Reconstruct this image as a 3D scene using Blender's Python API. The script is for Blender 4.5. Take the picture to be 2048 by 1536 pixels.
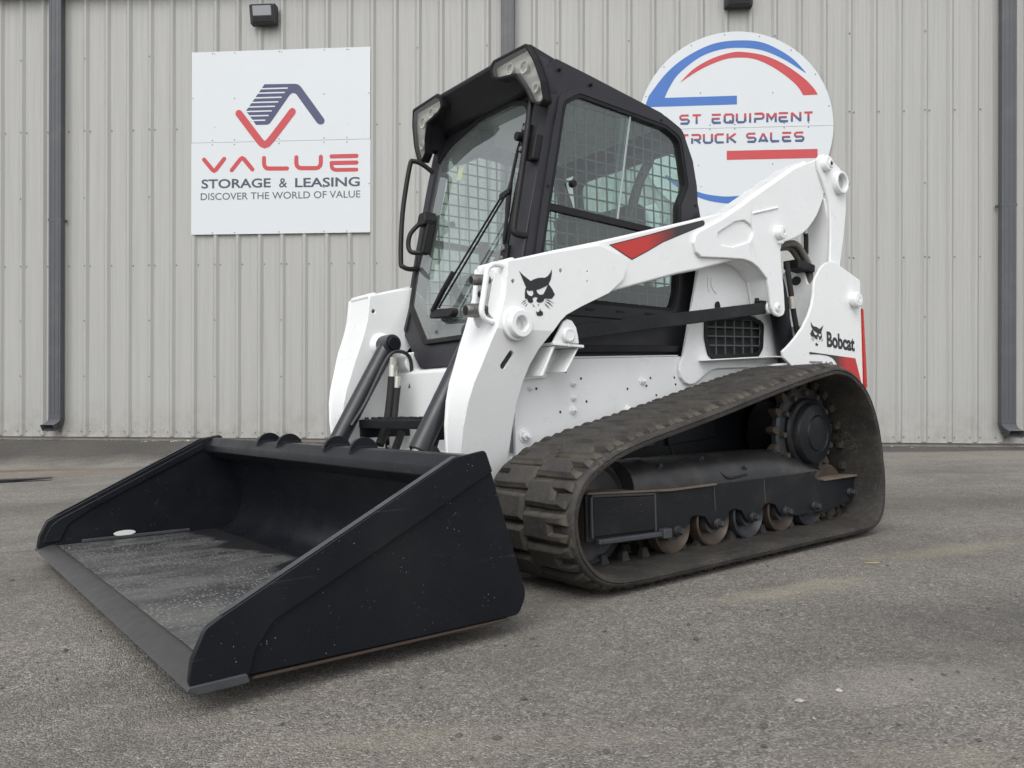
import bpy, bmesh, math, random, bisect
from mathutils import Vector, Matrix

# ------------------------------------------------------------------ scene, camera, sky, sun
sc = bpy.context.scene
for o in list(bpy.data.objects):
    bpy.data.objects.remove(o)
COL = sc.collection
random.seed(7)

cam_d = bpy.data.cameras.new("camera")
cam_d.sensor_width = 36.0
cam_d.lens = 36.0 * 1581.0 / 2048.0
cam_d.clip_start = 0.05
cam_d.clip_end = 2000
cam = bpy.data.objects.new("camera", cam_d)
COL.objects.link(cam)
cam.location = (0, 0, 0.7167)
cam.rotation_euler = (math.radians(90.0), math.radians(-0.097), 0)
sc.camera = cam

SUN_AZ = math.radians(254)      # compass-like angle of the direction TO the sun, from +X counter-clockwise
SUN_EL = math.radians(52)
world = bpy.data.worlds.new("World")
sc.world = world
world.use_nodes = True
wn, wl = world.node_tree.nodes, world.node_tree.links
wn.clear()
sky = wn.new("ShaderNodeTexSky")
sky.sky_type = 'NISHITA'
sky.sun_disc = False
sky.sun_elevation = SUN_EL
sky.sun_rotation = math.radians(90) - SUN_AZ
sky.air_density = 1.0
sky.dust_density = 3.0
sky.ozone_density = 1.0
hsv = wn.new("ShaderNodeHueSaturation")
hsv.inputs['Saturation'].default_value = 0.16
bg = wn.new("ShaderNodeBackground")
bg.inputs['Strength'].default_value = 0.14
wo = wn.new("ShaderNodeOutputWorld")
wl.new(sky.outputs[0], hsv.inputs['Color'])
wl.new(hsv.outputs[0], bg.inputs['Color'])
wl.new(bg.outputs[0], wo.inputs['Surface'])

sun_d = bpy.data.lights.new("sun", 'SUN')
sun_d.energy = 0.5
sun_d.angle = math.radians(60)
sun_d.color = (1.0, 0.98, 0.955)
sun = bpy.data.objects.new("sun", sun_d)
COL.objects.link(sun)
sdir = Vector((math.cos(SUN_AZ) * math.cos(SUN_EL), math.sin(SUN_AZ) * math.cos(SUN_EL), math.sin(SUN_EL)))
sun.rotation_euler = sdir.to_track_quat('Z', 'Y').to_euler()

sc.view_settings.view_transform = 'Standard'
sc.view_settings.look = 'None'
sc.view_settings.gamma = 1.0
sc.view_settings.exposure = 0.66
sc.view_settings.use_curve_mapping = False

# ------------------------------------------------------------------ materials
MATS = {}


def nodes_of(name):
    m = bpy.data.materials.new(name)
    m.use_nodes = True
    nt = m.node_tree
    b = nt.nodes['Principled BSDF']
    return m, nt, b


def N(nt, t, **kw):
    n = nt.nodes.new(t)
    for k, v in kw.items():
        if k in n.inputs.keys() if hasattr(n.inputs, 'keys') else False:
            n.inputs[k].default_value = v
        else:
            setattr(n, k, v)
    return n


def noise(nt, vec, scale, detail=4, rough=0.55):
    n = nt.nodes.new('ShaderNodeTexNoise')
    n.inputs['Scale'].default_value = scale
    n.inputs['Detail'].default_value = detail
    n.inputs['Roughness'].default_value = rough
    nt.links.new(vec, n.inputs['Vector'])
    return n.outputs['Fac']


def ramp(nt, fac, stops):
    r = nt.nodes.new('ShaderNodeValToRGB')
    el = r.color_ramp.elements
    while len(el) < len(stops):
        el.new(0.5)
    for e, (p, c) in zip(el, stops):
        e.position = p
        e.color = (c, c, c, 1) if isinstance(c, (int, float)) else (*c, 1)
    nt.links.new(fac, r.inputs['Fac'])
    return r.outputs['Color']


def mixc(nt, fac, a, b, mode='MIX'):
    m = nt.nodes.new('ShaderNodeMix')
    m.data_type = 'RGBA'
    m.blend_type = mode
    for sock, v in ((m.inputs[0], fac), (m.inputs[6], a), (m.inputs[7], b)):
        if hasattr(v, 'is_output'):
            nt.links.new(v, sock)
        elif isinstance(v, (int, float)):
            sock.default_value = v
        else:
            sock.default_value = (*v, 1)
    return m.outputs[2]


def math_(nt, op, a, b=0.0):
    m = nt.nodes.new('ShaderNodeMath')
    m.operation = op
    for i, v in enumerate((a, b)):
        if hasattr(v, 'is_output'):
            nt.links.new(v, m.inputs[i])
        else:
            m.inputs[i].default_value = v
    return m.outputs[0]


def mapping(nt, vec, scale=(1, 1, 1), rot=(0, 0, 0), loc=(0, 0, 0)):
    m = nt.nodes.new('ShaderNodeMapping')
    m.inputs['Scale'].default_value = scale
    m.inputs['Rotation'].default_value = rot
    m.inputs['Location'].default_value = loc
    nt.links.new(vec, m.inputs['Vector'])
    return m.outputs[0]


def objco(nt):
    return nt.nodes.new('ShaderNodeTexCoord').outputs['Object']


def bump(nt, b, h, strength, dist=0.01):
    n = nt.nodes.new('ShaderNodeBump')
    n.inputs['Strength'].default_value = strength
    n.inputs['Distance'].default_value = dist
    nt.links.new(h, n.inputs['Height'])
    nt.links.new(n.outputs[0], b.inputs['Normal'])


def paint(name, col, rough=0.4, metallic=0.0, dirt=None, amount=0.0, dscale=6.0, orange=0.02, coat=0.0, lo=0.5, hi=0.75, spec=0.5, speck=0.0, speckcol=(.5, .5, .5), glo=.52, ghi=.7, scratch=0.0, scol=(.06, .06, .065)):
    m, nt, b = nodes_of(name)
    v = objco(nt)
    c = None
    f1 = noise(nt, v, dscale, 6, 0.6)
    if dirt is not None and amount > 0:
        fac = math_(nt, 'MULTIPLY', ramp(nt, f1, [(lo, 0.0), (hi, 1.0)]), amount)
        c = mixc(nt, fac, col, dirt)
    if speck > 0:
        vo = nt.nodes.new('ShaderNodeTexVoronoi')
        vo.inputs['Scale'].default_value = 90
        nt.links.new(v, vo.inputs['Vector'])
        sp = ramp(nt, vo.outputs['Distance'], [(0.06, 1.0), (0.14, 0.0)])
        gate = ramp(nt, noise(nt, v, 14, 3), [(glo, 0.0), (ghi, 1.0)])
        fac = math_(nt, 'MULTIPLY', math_(nt, 'MULTIPLY', sp, gate), speck)
        c = mixc(nt, fac, c if c is not None else col, speckcol)
    if scratch > 0:
        sn = noise(nt, mapping(nt, v, (2.2, 90, 90), (.2, .35, .1)), 1.0, 4, .6)
        sg = ramp(nt, noise(nt, v, 3.3, 3), [(.5, 0.0), (.68, 1.0)])
        fac = math_(nt, 'MULTIPLY', math_(nt, 'MULTIPLY', ramp(nt, sn, [(.62, 0.0), (.70, 1.0)]), sg), scratch)
        c = mixc(nt, fac, c if c is not None else col, scol)
    if c is not None:
        nt.links.new(c, b.inputs['Base Color'])
    else:
        b.inputs['Base Color'].default_value = (*col, 1)
    b.inputs['Metallic'].default_value = metallic
    b.inputs['Specular IOR Level'].default_value = spec
    rr = ramp(nt, noise(nt, v, dscale * 2.2, 5), [(0.3, max(rough - 0.08, 0.02)), (0.75, min(rough + 0.12, 1))])
    nt.links.new(rr, b.inputs['Roughness'])
    b.inputs['Coat Weight'].default_value = coat
    b.inputs['Coat Roughness'].default_value = 0.12
    if orange > 0:
        bump(nt, b, noise(nt, v, 160, 2), orange, 0.004)
    MATS[name] = m
    return m


paint('white_paint', (.82, .835, .835), .32, dirt=(.68, .69, .68), amount=.25, dscale=5, coat=.55, orange=.03, speck=.55, speckcol=(.30, .285, .26), glo=.66, ghi=.78, scratch=.25, scol=(.66, .66, .64))
paint('white_board', (.61, .645, .665), .42, dirt=(.58, .61, .63), amount=.35, dscale=1.6, orange=0)
paint('black_paint', (.009, .010, .0125), .36, spec=.25, dirt=(.05, .05, .05), amount=.35, dscale=5, speck=.6, orange=.05)
paint('bucket_paint', (.008, .0095, .0125), .31, scratch=.55, scol=(.045, .047, .05), spec=.25, dirt=(.020, .021, .023), amount=.5, dscale=3, speck=.75, orange=.06)
paint('charcoal_paint', (.025, .025, .030), .40, spec=.35, dirt=(.045, .045, .052), amount=.3, dscale=4, orange=.05)
paint('cylinder_paint', (.024, .026, .030), .32, spec=.4, dirt=(.04, .04, .042), amount=.3, dscale=8, orange=.03, coat=.2)
paint('black_plastic', (.010, .010, .011), .5, orange=.05, spec=.3)
paint('dark_interior', (.018, .019, .02), .7, orange=0)
paint('grey_interior', (.16, .17, .17), .65, orange=0)
paint('headliner_cloth', (.50, .52, .52), .8, orange=0)
paint('wire_paint', (.075, .082, .084), .5, orange=0)
paint('worn_steel', (.052, .052, .052), .45, metallic=.2, dirt=(.055, .056, .057), amount=.7, dscale=7, speck=.8)
paint('edge_wear', (.055, .06, .066), .42, metallic=.1, dirt=(.02, .022, .025), amount=.7, dscale=12)
paint('zinc', (.55, .54, .50), .38, metallic=.7, dirt=(.3, .28, .25), amount=.5, dscale=30)
paint('steel_fitting', (.22, .215, .21), .38, metallic=.75, dirt=(.10, .09, .08), amount=.7, dscale=60)
paint('hose_rubber', (.014, .014, .014), .75)
paint('dusty_pipe', (.17, .155, .135), .8, dirt=(.08, .075, .07), amount=.6, dscale=20)
paint('rusty_roller', (.085, .065, .050), .5, metallic=.4, dirt=(.045, .031, .022), amount=.8, dscale=12)
paint('rusty_edge', (.040, .026, .019), .8, dirt=(.02, .017, .015), amount=.9, dscale=9)
paint('roller_paint', (.03, .033, .038), .45, dirt=(.12, .09, .07), amount=.5, dscale=9)
paint('muddy_steel', (.065, .052, .038), .8, dirt=(.025, .022, .018), amount=.8, dscale=14, orange=.2)
paint('dusty_ledge', (.16, .125, .095), .8, dirt=(.05, .047, .043), amount=.8, dscale=10)
paint('frame_paint', (.010, .0115, .0145), .40, spec=.28, dirt=(.05, .045, .04), amount=.45, dscale=5, speck=.5, orange=.08)
paint('frame_top_paint', (.022, .022, .023), .34, dirt=(.07, .065, .058), amount=.7, dscale=7, speck=.8, speckcol=(.2, .2, .2), orange=.25)
paint('decal_black', (.018, .019, .022), .45, orange=0)
paint('decal_grey', (.20, .20, .22), .45, orange=0)
paint('navy_print', (.052, .065, .135), .5, orange=0)
paint('dark_print', (.065, .07, .105), .5, orange=0)
paint('grey_print', (.085, .10, .115), .5, orange=0)
paint('red_print', (.50, .055, .065), .5, dirt=(.45, .08, .09), amount=.4, dscale=2, orange=0)
paint('blue_print', (.045, .15, .46), .5, dirt=(.04, .14, .40), amount=.5, dscale=2, orange=0)
paint('downspout_paint', (.080, .084, .092), .42, dirt=(.13, .13, .135), amount=.5, dscale=3, orange=.02)
paint('lamp_housing', (.030, .031, .035), .5)
paint('concrete', (.26, .245, .225), .9, dirt=(.14, .13, .12), amount=.8, dscale=4, orange=.3)
paint('tail_light_red', (.50, .035, .03), .25)
paint('pale_hole_tone', (.72, .73, .70), .5)
paint('screw_zinc', (.17, .17, .17), .5, metallic=.3)
paint('yellow_tag', (.55, .55, .25), .6)
paint('dry_leaf', (.42, .33, .13), .8)
paint('seat_vinyl', (.035, .037, .037), .55)
paint('bore_grey', (.36, .40, .40), .5)


def gradient_decal(name, c0, c1, axis, a, b_):
    m, nt, b = nodes_of(name)
    s = nt.nodes.new('ShaderNodeSeparateXYZ')
    nt.links.new(objco(nt), s.inputs[0])
    mr = nt.nodes.new('ShaderNodeMapRange')
    mr.inputs['From Min'].default_value = a
    mr.inputs['From Max'].default_value = b_
    nt.links.new(s.outputs['XYZ'.index(axis)], mr.inputs['Value'])
    nt.links.new(mixc(nt, mr.outputs[0], c0, c1), b.inputs['Base Color'])
    b.inputs['Roughness'].default_value = .42
    MATS[name] = m


gradient_decal('arrow_decal', (.52, .035, .03), (.03, .031, .035), 'X', .66, .47)
gradient_decal('tail_decal', (.03, .03, .033), (.50, .03, .028), 'X', -.68, -.79)
gradient_decal('letter_upper', (.05, .085, .20), (.45, .05, .065), 'Z', 4.070, 4.108)
gradient_decal('letter_lower', (.05, .085, .20), (.45, .05, .065), 'Z', 3.820, 3.858)


def glass(name, tint, refl=0.9, haze=0.0, hazecol=(.6, .66, .65), gain=1.85):
    m, nt, b = nodes_of(name)
    out = nt.nodes['Material Output']
    tr = nt.nodes.new('ShaderNodeBsdfTransparent')
    tr.inputs[0].default_value = (*tint, 1)
    gl = nt.nodes.new('ShaderNodeBsdfGlossy')
    gl.inputs['Roughness'].default_value = 0.015
    gl.inputs['Color'].default_value = (refl, refl, refl, 1)
    fr = nt.nodes.new('ShaderNodeFresnel')
    fr.inputs['IOR'].default_value = 1.52
    mx = nt.nodes.new('ShaderNodeMixShader')
    bf = nt.nodes.new('ShaderNodeNewGeometry').outputs['Backfacing']
    nt.links.new(math_(nt, 'MULTIPLY', math_(nt, 'MULTIPLY', fr.outputs[0], gain), math_(nt, 'SUBTRACT', 1.0, bf)), mx.inputs[0])
    nt.links.new(tr.outputs[0], mx.inputs[1])
    nt.links.new(gl.outputs[0], mx.inputs[2])
    last = mx
    if haze > 0:
        df = nt.nodes.new('ShaderNodeBsdfDiffuse')
        df.inputs[0].default_value = (*hazecol, 1)
        m2 = nt.nodes.new('ShaderNodeMixShader')
        f = ramp(nt, noise(nt, objco(nt), 3.0, 5), [(0.3, haze * .5), (0.8, haze * 1.5)])
        nt.links.new(f, m2.inputs[0])
        nt.links.new(mx.outputs[0], m2.inputs[1])
        nt.links.new(df.outputs[0], m2.inputs[2])
        last = m2
    nt.links.new(last.outputs[0], out.inputs['Surface'])
    MATS[name] = m


glass('door_glass', (.935, .985, .965), haze=.06, hazecol=(.70, .77, .75), gain=3.0)
glass('side_glass', (.81, .90, .875), haze=.02, gain=2.2)
glass('lens_glass', (.90, .90, .88))
m, nt, b = nodes_of('reflector')
b.inputs['Base Color'].default_value = (.74, .745, .735, 1)
b.inputs['Metallic'].default_value = .35
b.inputs['Roughness'].default_value = .25
w_ = nt.nodes.new('ShaderNodeTexWave')
w_.inputs['Scale'].default_value = 28
w_.inputs['Distortion'].default_value = 1.0
nt.links.new(objco(nt), w_.inputs['Vector'])
bump(nt, b, w_.outputs['Fac'], .3, .006)
MATS['reflector'] = m

# sheet metal siding
m, nt, b = nodes_of('siding')
v = nt.nodes.new('ShaderNodeNewGeometry').outputs['Position']
streak = noise(nt, mapping(nt, v, (7, 7, .16)), 3.0, 6, .65)
fine = noise(nt, mapping(nt, v, (30, 30, .5)), 3.0, 4, .6)
big = noise(nt, v, .35, 3)
c = mixc(nt, ramp(nt, streak, [(.42, 0.0), (.72, 1.0)]), (.398, .398, .380), (.342, .343, .330))
c = mixc(nt, math_(nt, 'MULTIPLY', ramp(nt, fine, [(.5, 0.0), (.8, 1.0)]), .35), c, (.29, .293, .288))
c = mixc(nt, math_(nt, 'MULTIPLY', ramp(nt, big, [(.35, 0.0), (.7, 1.0)]), .3), c, (.40, .402, .385))
sp_ = nt.nodes.new('ShaderNodeSeparateXYZ')
nt.links.new(v, sp_.inputs[0])
lowz = nt.nodes.new('ShaderNodeMapRange')
lowz.inputs['From Min'].default_value = .55
lowz.inputs['From Max'].default_value = .0
nt.links.new(sp_.outputs[2], lowz.inputs['Value'])
c = mixc(nt, math_(nt, 'MULTIPLY', math_(nt, 'MULTIPLY', lowz.outputs[0], ramp(nt, noise(nt, v, 6, 6, .7), [(.40, 0.0), (.65, 1.0)])), .55), c, (.25, .225, .185))
nt.links.new(c, b.inputs['Base Color'])
b.inputs['Roughness'].default_value = .46
b.inputs['Specular IOR Level'].default_value = .4
bump(nt, b, noise(nt, mapping(nt, v, (2.2, 2.2, .5)), 1.5, 3), .12, .02)
MATS['siding'] = m

# rubber
m, nt, b = nodes_of('track_rubber')
v = objco(nt)
f = noise(nt, v, 7, 7, .65)
c = mixc(nt, ramp(nt, f, [(.35, 0.0), (.68, 1.0)]), (.016, .0155, .015), (.045, .040, .034))
f2 = noise(nt, v, 38, 5, .7)
c = mixc(nt, math_(nt, 'MULTIPLY', ramp(nt, f2, [(.52, 0.0), (.72, 1.0)]), .55), c, (.082, .072, .058))
vc = nt.nodes.new('ShaderNodeTexVoronoi')
vc.feature = 'DISTANCE_TO_EDGE'
vc.inputs['Scale'].default_value = 42
nt.links.new(v, vc.inputs['Vector'])
cr = math_(nt, 'MULTIPLY', ramp(nt, vc.outputs['Distance'], [(.015, 1.0), (.04, 0.0)]), ramp(nt, noise(nt, v, 5, 3), [(.50, 0.0), (.62, 1.0)]))
c = mixc(nt, math_(nt, 'MULTIPLY', cr, .55), c, (.15, .13, .10))
nt.links.new(c, b.inputs['Base Color'])
b.inputs['Roughness'].default_value = .66
bump(nt, b, f2, .5, .006)
MATS['track_rubber'] = m

m, nt, b = nodes_of('lug_rubber')
v = nt.nodes.new('ShaderNodeNewGeometry').outputs['Position']
f = noise(nt, v, 9, 7, .65)
f2 = noise(nt, v, 45, 5, .7)
sc_ = noise(nt, mapping(nt, v, (20, 20, 160), (0, .3, .2)), 1.0, 3, .6)
c = mixc(nt, ramp(nt, f, [(.35, 0.0), (.7, 1.0)]), (.022, .021, .020), (.050, .045, .039))
c = mixc(nt, math_(nt, 'MULTIPLY', ramp(nt, f2, [(.52, 0.0), (.75, 1.0)]), .5), c, (.085, .074, .059))
c = mixc(nt, math_(nt, 'MULTIPLY', ramp(nt, sc_, [(.66, 0.0), (.72, 1.0)]), .35), c, (.17, .15, .12))
sz_ = nt.nodes.new('ShaderNodeSeparateXYZ')
nt.links.new(objco(nt), sz_.inputs[0])
mz_ = nt.nodes.new('ShaderNodeMapRange')
mz_.inputs['From Min'].default_value = .0185
mz_.inputs['From Max'].default_value = .009
nt.links.new(sz_.outputs[2], mz_.inputs['Value'])
c = mixc(nt, math_(nt, 'MULTIPLY', mz_.outputs[0], ramp(nt, f, [(.40, .10), (.66, .8)])), c, (.105, .089, .067))
nt.links.new(c, b.inputs['Base Color'])
b.inputs['Roughness'].default_value = .7
bump(nt, b, f2, .6, .006)
MATS['lug_rubber'] = m

# bucket floor: dried spots and scuffs on dark steel
m, nt, b = nodes_of('bucket_floor')
v = objco(nt)
vo = nt.nodes.new('ShaderNodeTexVoronoi')
vo.inputs['Scale'].default_value = 1.0
nt.links.new(mapping(nt, v, (88, 58, 50)), vo.inputs['Vector'])
spots = ramp(nt, vo.outputs['Distance'], [(.20, 1.0), (.36, 0.0)])
rnd = ramp(nt, vo.outputs['Color'], [(.12, 0.0), (.4, 1.0)])
spots = math_(nt, 'MULTIPLY', spots, rnd)
patch = noise(nt, mapping(nt, v, (1.2, 3.4, 1), (0, 0, .25)), 2.2, 7, .65)
base = mixc(nt, ramp(nt, patch, [(.36, 0.0), (.62, 1.0)]), (.026, .027, .029), (.105, .105, .10))
gate = ramp(nt, noise(nt, mapping(nt, v, (1, 1, 1), loc=(3, 1, 0)), 3.1, 4), [(.32, .15), (.58, .9)])
c = mixc(nt, math_(nt, 'MULTIPLY', spots, gate), base, (.30, .30, .288))
# the fresh black band of paint at the back of the floor, with a wavy border
s = nt.nodes.new('ShaderNodeSeparateXYZ')
nt.links.new(v, s.inputs[0])
wv = noise(nt, mapping(nt, v, (0, 2.6, 0)), 1.0, 2)
edge = math_(nt, 'ADD', s.outputs[0], math_(nt, 'MULTIPLY', math_(nt, 'SUBTRACT', wv, .5), .55))
band = ramp(nt, math_(nt, 'SUBTRACT', edge, 1.6), [(.385, 1.0), (.42, 0.0)])
c = mixc(nt, band, c, (.012, .0125, .014))
nt.links.new(c, b.inputs['Base Color'])
b.inputs['Roughness'].default_value = .45
bump(nt, b, noise(nt, v, 60, 4), .25, .004)
MATS['bucket_floor'] = m

# asphalt
m, nt, b = nodes_of('asphalt')
v = nt.nodes.new('ShaderNodeNewGeometry').outputs['Position']
vo = nt.nodes.new('ShaderNodeTexVoronoi')
vo.inputs['Scale'].default_value = 215
nt.links.new(v, vo.inputs['Vector'])
stone = ramp(nt, vo.outputs['Color'], [(.0, (.082, .077, .071)), (.40, (.24, .226, .204)), (.75, (.46, .433, .39)), (.97, (.88, .84, .77))])
vo2 = nt.nodes.new('ShaderNodeTexVoronoi')
vo2.inputs['Scale'].default_value = 70
nt.links.new(v, vo2.inputs['Vector'])
stone2 = ramp(nt, vo2.outputs['Color'], [(.0, (.12, .112, .103)), (.7, (.315, .296, .267)), (.98, (.66, .63, .57))])
c = mixc(nt, .35, stone, stone2)
fine = noise(nt, v, 320, 3, .7)
c = mixc(nt, math_(nt, 'MULTIPLY', ramp(nt, fine, [(.5, 0.0), (.68, 1.0)]),   .6), c, (.075, .070, .066))
b1 = noise(nt, v, .75, 6, .62)
c = mixc(nt, math_(nt, 'MULTIPLY', ramp(nt, b1, [(.38, 0.0), (.70, 1.0)]), .34), c, (.36, .325, .275))
b2 = noise(nt, mapping(nt, v, (1, 1, 1), loc=(7, 3, 0)), 1.1, 5, .6)
c = mixc(nt, math_(nt, 'MULTIPLY', ramp(nt, b2, [(.42, 0.0), (.70, 1.0)]), .45), c, (.105, .100, .098))
b3 = noise(nt, mapping(nt, v, (.5, 2.2, 1), (0, 0, .35), (1, 9, 0)), 1.3, 6, .65)
c = mixc(nt, math_(nt, 'MULTIPLY', ramp(nt, b3, [(.56, 0.0), (.74, 1.0)]), .62), c, (.42, .38, .305))


def blob(nt, v, c, x, y, rx, ry, col, amt, rot=0.0, ns=2.6):
    mp_ = nt.nodes.new('ShaderNodeMapping')
    mp_.vector_type = 'TEXTURE'
    mp_.inputs['Location'].default_value = (x, y, 0)
    mp_.inputs['Rotation'].default_value = (0, 0, rot)
    mp_.inputs['Scale'].default_value = (rx, ry, 1000)
    nt.links.new(v, mp_.inputs['Vector'])
    ln = nt.nodes.new('ShaderNodeVectorMath')
    ln.operation = 'LENGTH'
    nt.links.new(mp_.outputs[0], ln.inputs[0])
    d = math_(nt, 'ADD', ln.outputs['Value'], math_(nt, 'MULTIPLY', math_(nt, 'SUBTRACT', noise(nt, v, ns, 6, .7), .5), 1.9))
    gr_ = ramp(nt, noise(nt, v, 190, 3, .75), [(.42, .0), (.56, 1.0)])
    return mixc(nt, math_(nt, 'MULTIPLY', math_(nt, 'MULTIPLY', ramp(nt, d, [(.3, 1.0), (1.1, 0.0)]), gr_), amt), c, col)


c = blob(nt, v, c, -5.2, 8.75, 1.3, .30, (.19, .095, .052), .8)          # red clay washed down by the wall
c = blob(nt, v, c, -4.6, 8.25, 1.7, .28, (.33, .25, .17), .7)
c = blob(nt, v, c, -2.6, 3.55, .75, .05, (.045, .043, .043), .8, .35)    # oil streak beside the bucket
c = blob(nt, v, c, .95, 2.62, .42, .10, (.50, .45, .35), 1.0, .45, 9)    # sand against the track
c = blob(nt, v, c, 1.75, 3.2, .5, .12, (.50, .44, .31), .7, .4, 8)
c = blob(nt, v, c, .95, 1.78, .42, .16, (.50, .465, .41), .75, .2, 7)
c = blob(nt, v, c, 4.4, 7.6, 2.4, .35, (.42, .37, .30), .6, .0)
c = blob(nt, v, c, -.95, 2.45, .3, .10, (.42, .39, .33), .6, .2, 6)
c = blob(nt, v, c, .302, 2.115, .40, .005, (.07, .066, .063), .42, 1.44, 22)   # hairline crack
c = blob(nt, v, c, 1.5, 2.1, .9, .5, (.11, .108, .110), .6, .2, 3)
c = blob(nt, v, c, 2.6, 4.6, 1.3, .5, (.11, .108, .110), .55, .3, 2.5)
c = blob(nt, v, c, -3.4, 5.2, 1.5, .6, (.10, .098, .098), .5, .3, 2.5)
b4 = noise(nt, v, 5.5, 5, .7)
c = mixc(nt, math_(nt, 'MULTIPLY', ramp(nt, b4, [(.50, 0.0), (.70, 1.0)]), .22), c, (.10, .095, .09))
# darker sealed strip along the foot of the wall
s = nt.nodes.new('ShaderNodeSeparateXYZ')
nt.links.new(v, s.inputs[0])
dw = math_(nt, 'ADD', s.outputs[1], math_(nt, 'MULTIPLY', s.outputs[0], .0807))
dw = math_(nt, 'ADD', dw, math_(nt, 'MULTIPLY', math_(nt, 'SUBTRACT', noise(nt, v, 1.4, 5), .5), .8))
dwm = nt.nodes.new('ShaderNodeMapRange')
dwm.inputs['From Min'].default_value = 8.75
dwm.inputs['From Max'].default_value = 9.25
nt.links.new(dw, dwm.inputs['Value'])
dk = mixc(nt, .72, c, (.060, .057, .055))
c = mixc(nt, dwm.outputs[0], c, dk)
nt.links.new(c, b.inputs['Base Color'])
b.inputs['Roughness'].default_value = .88
b.inputs['Specular IOR Level'].default_value = .3
h = math_(nt, 'ADD', math_(nt, 'MULTIPLY', vo.outputs['Distance'], -1.0), math_(nt, 'MULTIPLY', fine, .8))
h = math_(nt, 'ADD', h, math_(nt, 'MULTIPLY', noise(nt, v, 26, 4), 1.2))
bump(nt, b, h, 1.0, .008)
MATS['asphalt'] = m


# ------------------------------------------------------------------ mesh helpers
XZ = lambda u, v, w: (u, w, v)       # outline in the x-z plane, thickness along y
YZ = lambda u, v, w: (w, u, v)
XY = lambda u, v, w: (u, v, w)


def fillet(pts, seg=6):
    """pts: (x, y) or (x, y, r); returns an outline with rounded corners."""
    out = []
    n = len(pts)
    for i, p in enumerate(pts):
        if len(p) < 3 or p[2] <= 0:
            out.append((p[0], p[1]))
            continue
        a, c_ = Vector(pts[i - 1][:2]), Vector(pts[(i + 1) % n][:2])
        q = Vector(p[:2])
        d1, d2 = (a - q), (c_ - q)
        l1, l2 = d1.length, d2.length
        d1.normalize(); d2.normalize()
        ang = d1.angle(d2)
        t = min(p[2] / math.tan(ang / 2), l1 * .49, l2 * .49)
        p1, p2 = q + d1 * t, q + d2 * t
        for k in range(seg + 1):
            s_ = k / seg
            out.append(tuple(p1 * (1 - s_) ** 2 + q * 2 * s_ * (1 - s_) + p2 * s_ ** 2))
    return out


def catmull(pts, closed=True, n=6):
    out = []
    m_ = len(pts)
    P_ = [Vector(p) for p in pts]
    rng = range(m_) if closed else range(m_ - 1)
    for i in rng:
        g = (lambda k: P_[k % m_]) if closed else (lambda k: P_[max(0, min(m_ - 1, k))])
        p0, p1, p2, p3 = g(i - 1), g(i), g(i + 1), g(i + 2)
        for k in range(n):
            t = k / n
            out.append(tuple(.5 * ((2 * p1) + (-p0 + p2) * t + (2 * p0 - 5 * p1 + 4 * p2 - p3) * t * t + (-p0 + 3 * p1 - 3 * p2 + p3) * t ** 3)))
    if not closed:
        out.append(tuple(P_[-1]))
    return out


def circle(cx, cy, r, n=24, ry=None):
    return [(cx + r * math.cos(2 * math.pi * k / n), cy + (ry or r) * math.sin(2 * math.pi * k / n)) for k in range(n)]


def clip_z(pts, zc, keep_up):
    out = []
    n = len(pts)
    ins = lambda p: (p[1] >= zc) if keep_up else (p[1] <= zc)
    for i in range(n):
        p, q = pts[i], pts[(i + 1) % n]
        if ins(p):
            out.append((p[0], p[1]))
        if (p[1] - zc) * (q[1] - zc) < 0:
            t = (zc - p[1]) / (q[1] - p[1])
            out.append((round(p[0] + (q[0] - p[0]) * t, 6), zc))
    return out


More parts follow.
